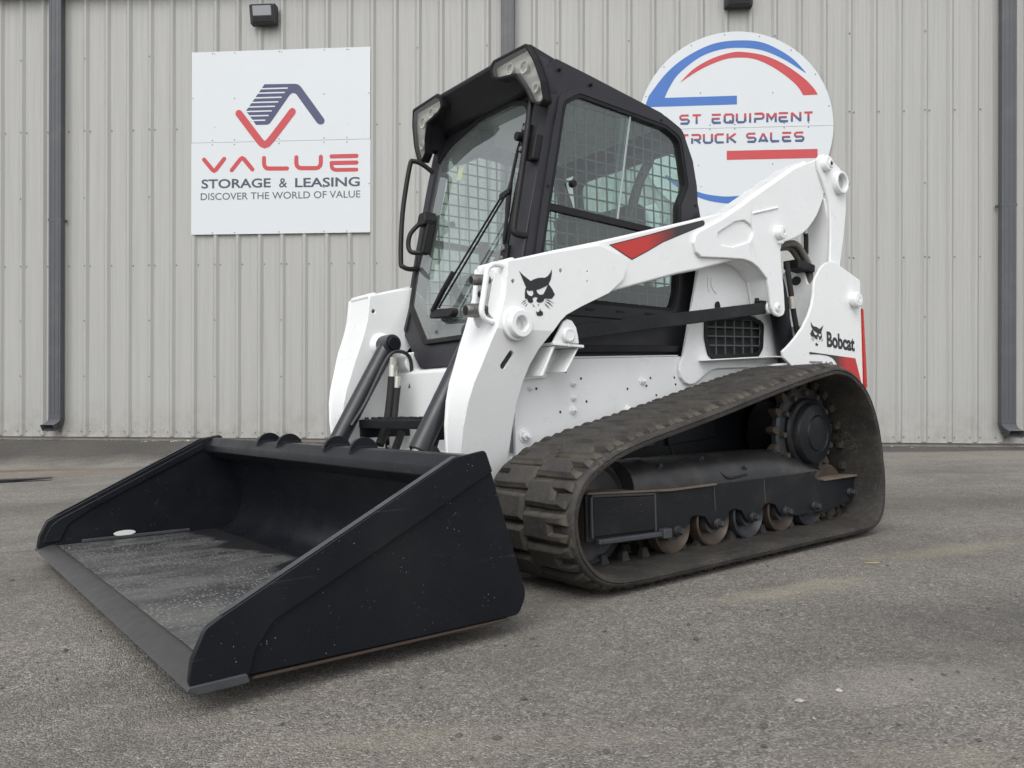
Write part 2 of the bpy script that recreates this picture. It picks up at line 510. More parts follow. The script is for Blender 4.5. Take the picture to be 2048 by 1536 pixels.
class MB:
    def __init__(self):
        self.bm = bmesh.new()

    def prism(self, pts, lo, hi, mp=XZ, holes=(), skip=None):
        bm = self.bm
        if not holes:
            a = [bm.verts.new(mp(p[0], p[1], lo)) for p in pts]
            b_ = [bm.verts.new(mp(p[0], p[1], hi)) for p in pts]
            n = len(pts)
            bm.faces.new(a)
            bm.faces.new(b_[::-1])
            for i in range(n):
                if skip and skip(pts[i], pts[(i + 1) % n]):
                    continue
                bm.faces.new((a[i], b_[i], b_[(i + 1) % n], a[(i + 1) % n]))
            return self
        self.holed = True
        edges = []
        loops = []
        for lp in [pts] + list(holes):
            vs = [bm.verts.new(mp(p[0], p[1], lo)) for p in lp]
            loops.append((vs, lp))
            for i in range(len(vs)):
                edges.append(bm.edges.new((vs[i], vs[(i + 1) % len(vs)])))
        r = bmesh.ops.triangle_fill(bm, use_beauty=True, edges=edges)
        fs = [g for g in r['geom'] if isinstance(g, bmesh.types.BMFace)]
        top = {}
        for vs, lp in loops:
            for v_, p in zip(vs, lp):
                top[v_] = bm.verts.new(mp(p[0], p[1], hi))
        for f_ in fs:
            bm.faces.new([top[v_] for v_ in f_.verts][::-1])
        for vs, lp in loops:
            n = len(vs)
            for i in range(n):
                j = (i + 1) % n
                if skip and skip(lp[i], lp[j]):
                    continue
                bm.faces.new((vs[i], vs[j], top[vs[j]], top[vs[i]]))
        return self

    def flat(self, pts, w, mp=XZ, holes=()):
        bm = self.bm
        if not holes:
            bm.faces.new([bm.verts.new(mp(p[0], p[1], w)) for p in pts])
            return self
        edges = []
        for lp in [pts] + list(holes):
            vs = [bm.verts.new(mp(p[0], p[1], w)) for p in lp]
            for i in range(len(vs)):
                edges.append(bm.edges.new((vs[i], vs[(i + 1) % len(vs)])))
        bmesh.ops.triangle_fill(bm, use_beauty=True, edges=edges)
        return self

    def box(self, x0, x1, y0, y1, z0, z1):
        return self.prism([(x0, z0), (x1, z0), (x1, z1), (x0, z1)], y0, y1)

    def loft(self, rings, cap=True, closed=False):
        bm = self.bm
        R = [[bm.verts.new(p) for p in r] for r in rings]
        n = len(R[0])
        for k in range(len(R) - (0 if closed else 1)):
            A, B = R[k], R[(k + 1) % len(R)]
            for i in range(n):
                bm.faces.new((A[i], A[(i + 1) % n], B[(i + 1) % n], B[i]))
        if cap and not closed:
            bm.faces.new(R[0][::-1])
            bm.faces.new(R[-1])
        return self

    def cyl(self, p0, p1, r0, r1=None, seg=24):
        p0, p1 = Vector(p0), Vector(p1)
        r1 = r0 if r1 is None else r1
        d = (p1 - p0).normalized()
        a = d.orthogonal().normalized()
        b_ = d.cross(a)
        ring = lambda p, r: [p + (a * math.cos(2 * math.pi * k / seg) + b_ * math.sin(2 * math.pi * k / seg)) * r for k in range(seg)]
        return self.loft([ring(p0, r0), ring(p1, r1)])

    def pipe(self, p0, p1, ro, ri, seg=28):
        p0, p1 = Vector(p0), Vector(p1)
        d = (p1 - p0).normalized()
        a = d.orthogonal().normalized()
        b_ = d.cross(a)
        ring = lambda p, r: [p + (a * math.cos(2 * math.pi * k / seg) + b_ * math.sin(2 * math.pi * k / seg)) * r for k in range(seg)]
        return self.loft([ring(p0, ro), ring(p1, ro), ring(p1, ri), ring(p0, ri)], closed=True)

    def lathe(self, prof, cx, cz, seg=36, a0=0.0):
        """prof: (radius, y) list, revolved round the y axis through (cx, cz)."""
        rings = [[(cx + r * math.cos(a0 + 2 * math.pi * k / seg), y, cz + r * math.sin(a0 + 2 * math.pi * k / seg)) for k in range(seg)] for r, y in prof]
        return self.loft(rings)

    def tube(self, path, r, seg=10, smooth=0, closed=False):
        P_ = [Vector(p) for p in (catmull(path, closed, smooth) if smooth else path)]
        n = len(P_)
        rings = []
        prev = None
        for i in range(n):
            if closed:
                d = P_[(i + 1) % n] - P_[i - 1]
            else:
                d = P_[min(i + 1, n - 1)] - P_[max(i - 1, 0)]
            d.normalize()
            if prev is None:
                a = d.orthogonal().normalized()
            else:
                a = (prev - d * prev.dot(d)).normalized()
            prev = a
            b_ = d.cross(a)
            rr = r[i * (len(r) - 1) // (n - 1)] if isinstance(r, (list, tuple)) else r
            rings.append([P_[i] + (a * math.cos(2 * math.pi * k / seg) + b_ * math.sin(2 * math.pi * k / seg)) * rr for k in range(seg)])
        return self.loft(rings, closed=closed)

    def stroke(self, path, w, y, mp=XZ, cap=6):
        """flat thick line with round ends along a 2-D path."""
        P_ = [Vector(p[:2]) for p in path]
        n = len(P_)
        L, Rr = [], []
        for i in range(n):
            d = P_[min(i + 1, n - 1)] - P_[max(i - 1, 0)]
            d.normalize()
            nn = Vector((-d.y, d.x)) * w / 2
            if 0 < i < n - 1:
                d1 = (P_[i] - P_[i - 1]).normalized()
                cs = max(.5, d1.dot(d))
                nn = nn / cs
            L.append(P_[i] + nn); Rr.append(P_[i] - nn)
        poly = list(L)
        d = (P_[-1] - P_[-2]).normalized()
        a = math.atan2(d.x, -d.y)
        if cap:
            for k in range(1, cap):
                t = math.pi * k / cap
                nn = Vector((-d.y, d.x)) * math.cos(t) + d * math.sin(t)
                poly.append(P_[-1] + nn * w / 2)
        poly += Rr[::-1]
        d = (P_[0] - P_[1]).normalized()
        if cap:
            for k in range(1, cap):
                t = math.pi * k / cap
                nn = Vector((-d.y, d.x)) * math.cos(t) + d * math.sin(t)
                poly.append(P_[0] + nn * w / 2)
        self.flat([tuple(p) for p in poly], y, mp)
        return self

    def build(self, name, mat, parent=None, bevel=0.0, seg=2, ang=32, kind=None, label=None, smooth=True, recalc=True):
        bm = self.bm
        holed = getattr(self, 'holed', False)
        if holed:
            smooth = False
        bmesh.ops.remove_doubles(bm, verts=bm.verts, dist=1e-6)
        if recalc:
            bmesh.ops.recalc_face_normals(bm, faces=bm.faces)
        me = bpy.data.meshes.new(name)
        bm.to_mesh(me)
        bm.free()
        me.materials.append(MATS[mat])
        if smooth:
            me.polygons.foreach_set('use_smooth', [True] * len(me.polygons))
            if bevel <= 0:
                me.set_sharp_from_angle(angle=math.radians(ang))
        o = bpy.data.objects.new(name, me)
        COL.objects.link(o)
        o.parent = parent
        if bevel > 0:
            md = o.modifiers.new('bevel', 'BEVEL')
            md.width = bevel
            md.segments = seg
            md.limit_method = 'ANGLE'
            md.angle_limit = math.radians(ang)
            md.harden_normals = not holed
            md.use_clamp_overlap = True
        if kind:
            o['kind'] = kind
        if label:
            o['label'] = label
        return o


def empty(name, parent=None, loc=(0, 0, 0), rot=(0, 0, 0), label=None, cat=None, group=None):
    o = bpy.data.objects.new(name, None)
    o.empty_display_size = .2
    COL.objects.link(o)
    o.location = loc
    o.rotation_euler = rot
    o.parent = parent
    if label: o['label'] = label
    if cat: o['category'] = cat
    if group: o['group'] = group
    return o


def text_part(name, body, box, w, mp, mat, parent, bold=0.0, shear=0.0):
    """letters filled as flat print; box = (u0, v0, u1, v1) that the line fills."""
    cu = bpy.data.curves.new(name, 'FONT')
    cu.body = body
    cu.size = 1.0
    cu.offset = bold
    cu.shear = shear
    cu.resolution_u = 4
    cu.fill_mode = 'FRONT'
    t = bpy.data.objects.new(name, cu)
    COL.objects.link(t)
    dg = bpy.context.evaluated_depsgraph_get()
    me = bpy.data.meshes.new_from_object(t.evaluated_get(dg))
    bpy.data.objects.remove(t)
    xs = [v_.co.x for v_ in me.vertices]; ys = [v_.co.y for v_ in me.vertices]
    x0, x1, y0, y1 = min(xs), max(xs), min(ys), max(ys)
    u0, v0, u1, v1 = box
    for v_ in me.vertices:
        a = (v_.co.x - x0) / (x1 - x0); c_ = (v_.co.y - y0) / (y1 - y0)
        v_.co = mp(u0 + a * (u1 - u0), v0 + c_ * (v1 - v0), w)
    me.materials.clear()
    me.materials.append(MATS[mat])
    o = bpy.data.objects.new(name, me)
    COL.objects.link(o)
    o.parent = parent
    return o


# ------------------------------------------------------------------ ground
WYAW = 0.0805
WD = 10.2836
AX, BY = 0.02485, -0.02156          # gentle fall of the yard
MX, MY = 0.7327, 4.1202


def sstep(a, b_, x):
    t = max(0.0, min(1.0, (x - a) / (b_ - a)))
    return t * t * (3 - 2 * t)


def ground_z(X, Y):
    h = AX * (max(-14, min(14, X)) - MX) + BY * (max(-10, min(12, Y)) - MY)
    dist = (WD - Y) * math.cos(WYAW) - X * math.sin(WYAW)      # in front of the wall
    t = 1 - sstep(.15, 1.75, dist)
    return h * (1 - t) + (-0.055) * t


def axis_samples(lo, hi, fine_lo, fine_hi, fs, cs):
    out = []
    x = lo
    while x < hi:
        out.append(x)
        x += fs if fine_lo <= x <= fine_hi else cs
    out.append(hi)
    return out


gx = axis_samples(-80, 80, -12, 12, .4, 4.0)
gy = axis_samples(-70, 14, -2, 14, .2, 4.0)
bm = bmesh.new()
grid = [[bm.verts.new((x, y, ground_z(x, y))) for x in gx] for y in gy]
for j in range(len(gy) - 1):
    for i in range(len(gx) - 1):
        bm.faces.new((grid[j][i], grid[j][i + 1], grid[j + 1][i + 1], grid[j + 1][i]))
g = MB(); g.bm.free(); g.bm = bm
ground = g.build('ground', 'asphalt', recalc=False)
ground['kind'] = 'structure'

# loose pebbles
g = MB()
for k in range(380):
    u = random.random()
    Y = 1.3 + 6.0 * u ** 1.7
    X = random.uniform(-.75, .75) * (Y * 1.05 + .4) + random.uniform(-.2, .2)
    r = random.choice([.002, .0025, .003, .003, .004, .004, .005, .006, .008]) * random.uniform(.8, 1.25)
    zz = ground_z(X, Y) + r * .25
    top = (X + random.uniform(-.3, .3) * r, Y + random.uniform(-.3, .3) * r, zz + r * random.uniform(.5, .9))
    n = 6
    a0 = random.random() * 6
    e = random.uniform(.6, 1.3)
    ring = [(X + r * e * math.cos(a0 + 2 * math.pi * i / n) * random.uniform(.8, 1.2), Y + r * math.sin(a0 + 2 * math.pi * i / n) * random.uniform(.8, 1.2), zz + random.uniform(-.1, .25) * r) for i in range(n)]
    vs = [g.bm.verts.new(p) for p in ring]
    tv = g.bm.verts.new(top)
    for i in range(n):
        g.bm.faces.new((vs[i], vs[(i + 1) % n], tv))
for k in range(520):
    xx = random.uniform(-7.5, 7.5)
    dd = abs(random.gauss(0, .12)) + .02
    X = xx * math.cos(WYAW) - dd * math.sin(WYAW)
    Y = WD - xx * math.sin(WYAW) - dd * math.cos(WYAW)
    r = random.choice([.006, .008, .010, .013, .02]) * random.uniform(.7, 1.3)
    zz = ground_z(X, Y)
    n = 5
    a0 = random.random() * 6
    vs = [g.bm.verts.new((X + r * random.uniform(.7, 1.4) * math.cos(a0 + 2 * math.pi * i / n), Y + r * math.sin(a0 + 2 * math.pi * i / n), zz)) for i in range(n)]
    tv = g.bm.verts.new((X, Y, zz + r * random.uniform(.4, .9)))
    for i in range(n):
        g.bm.faces.new((vs[i], vs[(i + 1) % n], tv))
paint('pebble_stone', (.085, .08, .075), .9, dirt=(.40, .38, .34), amount=1.0, dscale=2.4, lo=.56, hi=.60, orange=.2)
peb = g.build('pebbles', 'pebble_stone', ang=20)
peb['kind'] = 'stuff'
peb['label'] = 'loose pebbles scattered over the asphalt yard'
peb['category'] = 'pebbles'

# ------------------------------------------------------------------ the metal building
bld = empty('metal_building', loc=(0, WD, 0), rot=(0, 0, -WYAW), label='grey ribbed sheet metal building wall behind the loader', cat='building')
R0 = -6.7282
PITCH = .3048
WTOP = 5.98
ZB = 0.006


def panel_mesh():
    prof = []
    for k in range(3):
        x = k * PITCH
        prof += [(x - .046, 0), (x - .014, -.031), (x + .014, -.031), (x + .046, 0),
                 (x + .088, 0), (x + .096, -.0018), (x + .112, -.0018), (x + .12, 0),
                 (x + .185, 0), (x + .193, -.0018), (x + .209, -.0018), (x + .217, 0)]
    prof.append((3 * PITCH - .046, 0))
    g = MB()
    lo = [g.bm.verts.new((x, y, ZB)) for x, y in prof]
    hi = [g.bm.verts.new((x, y, WTOP)) for x, y in prof]
    for i in range(len(prof) - 1):
        g.bm.faces.new((lo[i], lo[i + 1], hi[i + 1], hi[i]))
    return g


first = None
for mth in range(-7, 21):
    x = R0 + 3 * PITCH * mth
    if first is None:
        first = panel_mesh().build('wall_panel', 'siding', bld, ang=10, recalc=False)
        o = first
    else:
        o = first.copy()
        COL.objects.link(o)
        o.parent = bld
    o.location = (x, 0, 0)
XL, XR = R0 + 3 * PITCH * -7 - .04, R0 + 3 * PITCH * 21

g = MB()
ROWS = [5.12, 4.14, 3.23, 2.31, 1.565, .812]
for k in range(-21, 63):
    x = R0 + PITCH * k
    if x < -9 or x > 8.5:
        continue
    seam = (k % 3 == 0)
    for ri, z in enumerate(ROWS):
        if ri in (0, 2, 4, 5) and not seam:
            continue
        pts = []
        if seam:
            pts.append((x - .004, -.032))
        if ri in (1, 3):
            pts.append((x + .060, -.001))
        for (sx, sy) in pts:
            g.cyl((sx, sy, z), (sx, sy - .008, z), .009, .0078, 8)
    for dx in (-.062, .062):
        g.cyl((x + dx, -.001, .062), (x + dx, -.008, .062), .0085, .007, 8)
g.build('screws', 'screw_zinc', bld, kind='stuff', label='small sheet metal screws in rows on the ribbed wall')
# base trim, concrete footing, soffit and eave
MB().box(XL, XR, -.012, .03, -.012, ZB - .001).build('base_trim', 'siding', bld, bevel=.002)
MB().box(XL, XR, .012, .30, -.9, -.014).build('footing', 'concrete', bld)
MB().box(XL, XR, -.16, .02, WTOP + .002, WTOP + .16).build('gutter', 'downspout_paint', bld, bevel=.01)
MB().prism([(-.22, WTOP + .162), (6.0, WTOP + 1.4), (6.0, WTOP + 1.46), (-.22, WTOP + .20)], XL - .1, XR + .1, lambda u, v, w: (w, u, v)).build('roof', 'downspout_paint', bld)
MB().box(XL, XL + .1, .04, 6, -.5, WTOP).build('side_wall', 'siding', bld)
MB().box(XR - .1, XR, .04, 6, -.5, WTOP).build('side_wall', 'siding', bld)


def wall_thing(name, x, label, cat, group=None, z=0.0, y=0.0):
    e = empty(name, None, label=label, cat=cat, group=group)
    ca, sa = math.cos(WYAW), math.sin(WYAW)
    e.location = (x * ca + y * sa, WD - x * sa + y * ca, z)
    e.rotation_euler = (0, 0, -WYAW)
    return e


def downspout(x, label, side):
    e = wall_thing('downspout', x, label, 'downspout', 'rain downspouts on the metal wall')
    w, y0, y1 = .088, -.135, -.036
    # corrugated rectangular pipe with rounded corners
    sec = fillet([(-w, y0, .014), (w, y0, .014), (w, y1, .014), (-w, y1, .014)], 4)
    g = MB()
    g.prism(sec, .235, WTOP, XY)
    g.build('pipe', 'downspout_paint', e, ang=40)
    g = MB()
    for sx in (-.055, 0, .055):
        g.box(sx - .006, sx + .006, y0 - .004, y0 + .003, .30, WTOP - .02)
    g.build('pipe_rib', 'downspout_paint', e, bevel=.002)
    # elbow kicked outward and to one side
    rings = []
    nseg = 16
    for k in range(nseg + 1):
        t = k / nseg
        ang = t * math.radians(58)
        rad = .16
        dy = -(rad - rad * math.cos(ang))
        dz = -rad * math.sin(ang)
        swell = 1 + (.035 if k % 2 else -.015) if 1 < k < nseg - 1 else 1.04
        ring = []
        for (sx, sy) in sec:
            cy = (y0 + y1) / 2
            yy = (sy - cy) * swell
            xx = sx * swell + side * .075 * t * t
            ring.append((xx, cy + dy + yy * math.cos(ang), .25 + dz - yy * math.sin(ang) * -1 * -1 + 0))
        rings.append(ring)
    el = MB()
    outer = rings
    inner = [[((p[0] - sum(q[0] for q in r) / len(r)) * .93 + sum(q[0] for q in r) / len(r), (p[1] - sum(q[1] for q in r) / len(r)) * .93 + sum(q[1] for q in r) / len(r), (p[2] - sum(q[2] for q in r) / len(r)) * .93 + sum(q[2] for q in r) / len(r)) for p in r] for r in rings]
    el.loft(outer + inner[::-1], cap=False, closed=True)
    el.build('elbow', 'downspout_paint', e, ang=25)
    g = MB()
    g.box(-w - .03, w + .03, y1 - .002, y1 + .004, 2.9, 2.935)
    g.box(-w - .003, w + .003, y0 - .003, y0 + .001, 2.9, 2.935)
    g.build('strap', 'downspout_paint', e)
    g = MB()
    for sx in (-.05, 0, .05):
        g.cyl((sx, y0 + .001, .36), (sx, y0 - .008, .36), .007, .006, 8)
    g.build('rivets', 'screw_zinc', e)
    return e


downspout(-6.175, 'dark grey downspout on the wall left of the square sign', -1)
downspout(-.054, 'dark grey downspout on the wall rising behind the cab', 1)
downspout(6.105, 'dark grey downspout on the wall near the right edge', 1)


def wall_lamp(x, z, label):
    e = wall_thing('wall_light', x, label, 'light', 'wall pack lights above the signs', z)
    W_ = .172
    prof = [(-.035, .135), (-.15, .13), (-.185, .105), (-.13, -.125), (-.035, -.125)]
    MB().prism(prof, -W_, W_, lambda u, v, w: (w, u, v)).build('housing', 'lamp_housing', e, bevel=.012, seg=3)
    # sloping glass front
    def FM(u, v, w):
        t = (.105 - v) / .23
        return (u, -.185 + .055 * t - w, v)
    g = MB()
    g.prism(fillet([(-.125, -.03, .01), (.125, -.03, .01), (.125, .09, .01), (-.125, .09, .01)], 4), .001, .010, FM)
    g.build('lens', 'lens_glass_wall', e, bevel=.003)
    g = MB()
    g.prism(fillet([(-.145, -.105, .012), (.145, -.105, .012), (.145, .10, .012), (-.145, .10, .012)], 4), -.002, .012, FM, holes=[fillet([(-.127, -.032, .01), (.127, -.032, .01), (.127, .092, .01), (-.127, .092, .01)], 4)])
    g.build('bezel', 'lamp_housing', e)
    g = MB()
    for k in range(5):
        zz = -.045 - .013 * k
        g.prism([(-.13, zz - .003), (.13, zz - .003), (.13, zz + .003), (-.13, zz + .003)], .011, .018, FM)
    g.build('cooling_fins', 'lamp_housing', e)
    MB().box(-.09, .09, -.04, .0, -.09, .09).build('mounting_plate', 'lamp_housing', e)


m, nt, b = nodes_of('lens_glass_wall')
b.inputs['Base Color'].default_value = (.34, .355, .375, 1)
b.inputs['Roughness'].default_value = .12
MATS['lens_glass_wall'] = m
wall_lamp(-3.29, 5.585, 'dark wall light above the square sign')
wall_lamp(2.86, 5.59, 'dark wall light above the round sign')

# ------------------------------------------------------------------ signs
YS = -.034          # back of the boards touches the rib tops
def sign_screws(pts, e, y):
    g = MB()
    for (x, z) in pts:
        g.cyl((x, y, z), (x, y - .004, z), .0085, .007, 8)
    g.build('screws', 'screw_zinc', e, kind='stuff')


sgn = wall_thing('square_sign', 0, 'square white sign board lettered VALUE STORAGE & LEASING on the wall', 'sign')
xa, xb, za, zm, zc = -4.308, -1.872, 2.708, 3.936, 5.150
MB().box(xa, xb, YS - .006, YS, zm + .0015, zc).build('board', 'white_board', sgn, bevel=.0015)
MB().box(xa - .006, xb + .004, YS - .006, YS, za, zm - .0015).build('board', 'white_board', sgn, bevel=.0015)
yf = YS - .0075
navy = [(-3.303, 4.696), (-2.885, 4.690), (-2.845, 4.681), (-2.811, 4.653), (-2.492, 4.215), (-2.485, 4.185), (-2.498, 4.155), (-2.530, 4.140), (-2.565, 4.146), (-2.590, 4.166), (-2.869, 4.548), (-2.892, 4.563), (-2.918, 4.567), (-2.940, 4.560), (-2.960, 4.543), (-3.218, 4.187), (-3.240, 4.166), (-3.272, 4.156), (-3.420, 4.158), (-3.557, 4.349)]
MB().flat(navy, yf).build('roof_emblem', 'navy_print', sgn)
g = MB()
for k, (xl_, xr_, z) in enumerate([(-3.345, -2.985, 4.636), (-3.392, -3.026, 4.579), (-3.44, -3.069, 4.517), (-3.485, -3.114, 4.457), (-3.53, -3.159, 4.399), (-3.575, -3.202, 4.339), (-3.54, -3.245, 4.279), (-3.50, -3.29, 4.218)]):
    g.stroke([(xl_, z), (xr_ - .008, z)], .017, yf - .001)
g.build('emblem_stripes', 'white_board', sgn)
g = MB()
pth = [(-3.655, 4.317), (-3.42, 4.01)] + [(-3.362 + .0, 3.935), (-3.33, 3.905), (-3.298, 3.893), (-3.265, 3.905), (-3.232, 3.937)] + [(-3.17, 4.01), (-2.924, 4.322)]
g.stroke(pth, .096, yf - .002)
g.build('letter_v_emblem', 'red_print', sgn)
g = MB()
lw = .056
g.stroke([(-4.135, 3.712), (-4.018, 3.572), (-3.995, 3.560), (-3.972, 3.572), (-3.856, 3.716)], lw, yf)
g.stroke([(-3.752, 3.562), (-3.632, 3.708), (-3.609, 3.720), (-3.586, 3.708), (-3.467, 3.566)], lw, yf)
g.stroke([(-3.309, 3.716), (-3.309, 3.640), (-3.300, 3.606), (-3.278, 3.582), (-3.245, 3.574), (-2.995, 3.570)], lw, yf)
g.stroke([(-2.868, 3.716), (-2.868, 3.636), (-2.858, 3.600), (-2.834, 3.578), (-2.80, 3.570), (-2.604, 3.566), (-2.570, 3.574), (-2.546, 3.597), (-2.536, 3.634), (-2.536, 3.714)], lw, yf)
g.stroke([(-2.392, 3.717), (-2.056, 3.717)], .056, yf)
g.stroke([(-2.056, 3.629), (-2.392, 3.630)], .056, yf)
g.stroke([(-2.392, 3.600), (-2.384, 3.566), (-2.362, 3.546), (-2.33, 3.538), (-2.056, 3.537)], .050, yf - .0006)
g.build('lettering_value', 'red_print', sgn)
text_part('lettering_storage', 'STORAGE', (-4.170, 3.322, -3.217, 3.447), yf, XZ, 'dark_print', sgn, bold=.022)
text_part('lettering_ampersand', '&', (-3.103, 3.318, -2.992, 3.442), yf, XZ, 'dark_print', sgn, bold=.01)
text_part('lettering_leasing', 'LEASING', (-2.885, 3.316, -2.011, 3.441), yf, XZ, 'dark_print', sgn, bold=.022)
text_part('lettering_slogan', 'DISCOVER THE WORLD OF VALUE', (-4.180, 3.168, -2.003, 3.262), yf, XZ, 'grey_print', sgn, bold=.004)
pts = []
for x in (-4.02, -3.715, -3.105, -2.495, -2.185):
    pts += [(x, 5.125), (x, 3.965), (x, 3.905), (x, 2.73)]
pts += [(-3.715, 4.52), (-3.105, 4.53), (-2.495, 4.545), (-4.29, 4.53), (-1.89, 4.54), (-1.885, 3.35), (-2.495, 3.31)]
sign_screws(pts, sgn, YS - .006)

rsg = wall_thing('round_sign', 0, 'round white sign board lettered EQUIPMENT and TRUCK SALES behind the cab', 'sign')
cx, cz, rr = 2.826, 3.969 - .0, 1.219
cz = 3.968
zseam = 3.985
up = [(cx + rr * math.cos(a), cz + rr * math.sin(a)) for a in [math.radians(t) for t in range(0, 181, 3)]]
dn = [(cx + rr * math.cos(a), cz + rr * math.sin(a)) for a in [math.radians(t) for t in range(180, 361, 3)]]
MB().prism([(p[0], p[1] + .0015) for p in up], YS - .006, YS).build('board', 'white_board', rsg, bevel=.0015)
MB().prism([(p[0], p[1] - .0015) for p in dn], YS - .006, YS).build('board', 'white_board', rsg, bevel=.0015)
bo = [(1.750, 4.401), (1.967, 4.679), (2.213, 4.880), (2.540, 5.035), (2.866, 5.074), (3.190, 5.031), (3.513, 4.847), (3.706, 4.643)]
bi = [(3.698, 4.639), (3.432, 4.817), (3.158, 4.941), (2.866, 4.980), (2.622, 4.958), (2.377, 4.866), (2.131, 4.674), (2.017, 4.511), (1.951, 4.371)]
poly = catmull(bo, False, 6) + catmull(bi, False, 6) + [(2.856, 4.374), (2.856, 4.263), (1.70, 4.258)]
MB().flat(poly, yf).build('blue_arc', 'blue_print', rsg)
ro = [(2.145, 4.560), (2.312, 4.727), (2.541, 4.853), (2.785, 4.923), (2.947, 4.923), (3.190, 4.874), (3.432, 4.759), (3.674, 4.579), (3.802, 4.443), (3.853, 4.360)]
ri = [(3.674, 4.356), (3.578, 4.499), (3.352, 4.687), (3.110, 4.818), (2.915, 4.854), (2.704, 4.839), (2.459, 4.747), (2.30, 4.66)]
MB().flat(catmull(ro, False, 5) + catmull(ri, False, 5), yf).build('red_arc', 'red_print', rsg)
MB().flat([(2.73, 3.562), (3.852, 3.563), (3.851, 3.678), (2.73, 3.678)], yf).build('red_bar', 'red_print', rsg)
lo_o = catmull([(1.95, 3.36), (2.16, 3.20), (2.413, 3.080), (2.60, 3.028), (2.83, 3.008), (3.10, 3.040), (3.35, 3.130), (3.62, 3.33)], False, 6)
lo_i = catmull([(3.60, 3.345), (3.33, 3.195), (3.064, 3.125), (2.788, 3.100), (2.625, 3.108), (2.413, 3.150), (2.20, 3.25), (1.97, 3.39)], False, 6)
MB().flat(lo_o + lo_i, yf).build('lower_blue_arc', 'blue_print', rsg)
GLY = {
    'S': [[(1, 1), (.14, 1), (.0, .86), (.0, .64), (.14, .5), (.86, .5), (1, .36), (1, .14), (.86, 0), (0, 0)]],
    'T': [[(0, 1), (1, 1)], [(.5, 1), (.5, -.1)]],
    'E': [[(1, 1), (-.1, 1)], [(.86, .5), (-.1, .5)], [(.0, .5), (.0, .12), (.12, 0), (1, 0)]],
    'Q': [[(.5, 0), (.14, 0), (.0, .14), (.0, .86), (.14, 1), (.5, 1)], [(.5, 1), (.86, 1), (1, .86), (1, .14), (.86, 0), (.5, 0)], [(.55, .25), (1.05, -.1)]],
    'U': [[(.0, 1.1), (.0, .16), (.16, 0), (.84, 0), (1, .16), (1, 1.1)]],
    'I': [[(.5, 1.1), (.5, -.1)]],
    'P': [[(.0, -.1), (.0, .5)], [(.0, .38), (.84, .38), (1, .52), (1, .86), (.84, 1), (-.08, 1)]],
    'M': [[(.0, -.1), (.0, 1.05)], [(.04, 1.0), (.5, .3), (.96, 1.0)], [(1, 1.05), (1, -.1)]],
    'N': [[(.0, -.1), (.0, 1.05)], [(.0, 1.0), (1, .0)], [(1, -.05), (1, 1.1)]],
    'R': [[(.0, -.1), (.0, .62)], [(-.08, 1), (.84, 1), (1, .86), (1, .52), (.84, .38), (.2, .38)], [(.5, .38), (1.02, -.06)]],
    'C': [[(1, 1), (.16, 1), (.0, .86), (.0, .14), (.16, 0), (1, 0)]],
    'K': [[(.0, 1.1), (.0, -.1)], [(1, 1.06), (.15, .47)], [(.3, .5), (1.02, -.06)]],
    'A': [[(-.02, -.08), (.5, 1.0)], [(.5, 1.0), (1.02, -.08)], [(.22, .12), (.80, .12)]],
    'L': [[(.0, 1.1), (.0, .12), (.12, .0), (1, 0)]],
}


def techno(name, body, x0, x1, z0, z1, mat, parent, wd):
    """wide squared capitals drawn as flat bars, one part for each letter."""
    wid = {'I': .25, ' ': .5}
    gap = .46
    tot = sum(wid.get(c_, 1.0) for c_ in body) + gap * (len(body) - 1)
    u = (x1 - x0) / tot
    h_ = z1 - z0 - wd
    x = x0
    for q, c_ in enumerate(body):
        w_ = wid.get(c_, 1.0)
        if c_ != ' ':
            g = MB()
            for k_, st in enumerate(GLY[c_]):
                g.stroke([(x + u * w_ * (px if c_ != 'I' else .5), z0 + wd / 2 + h_ * pz) for px, pz in st], wd, yf - .0006 * k_, cap=0)
            g.build(name, mat, parent)
        x += u * (w_ + gap)


techno('letter', 'ST EQUIPMENT', 2.150, 3.79, 4.022, 4.152, 'letter_upper', rsg, .028)
techno('letter', 'TRUCK SALES', 2.150, 3.675, 3.772, 3.902, 'letter_lower', rsg, .028)
pts = []
for x in (2.52, 2.83, 3.44, 3.74):
    pts += [(x, 4.02 - .01), (x, 3.955)]
for t in range(12, 170, 21):
    pts.append((cx + (rr - .03) * math.cos(math.radians(t)), cz + (rr - .03) * math.sin(math.radians(t))))
pts += [(2.40, 4.42), (3.30, 4.40), (3.30, 3.50), (2.38, 3.50)]
sign_screws(pts, rsg, YS - .006)

# ------------------------------------------------------------------ the compact track loader
# machine frame: x forward to the bucket, y to the machine's left, z up
ldr = empty('track_loader', loc=(MX, MY, 0), rot=(.0323, .0062, -2.4753), label='white and black compact track loader with a low black bucket', cat='track loader')


def sy(s, a, b_):
    return (s * a, s * b_) if s > 0 else (s * b_, s * a)


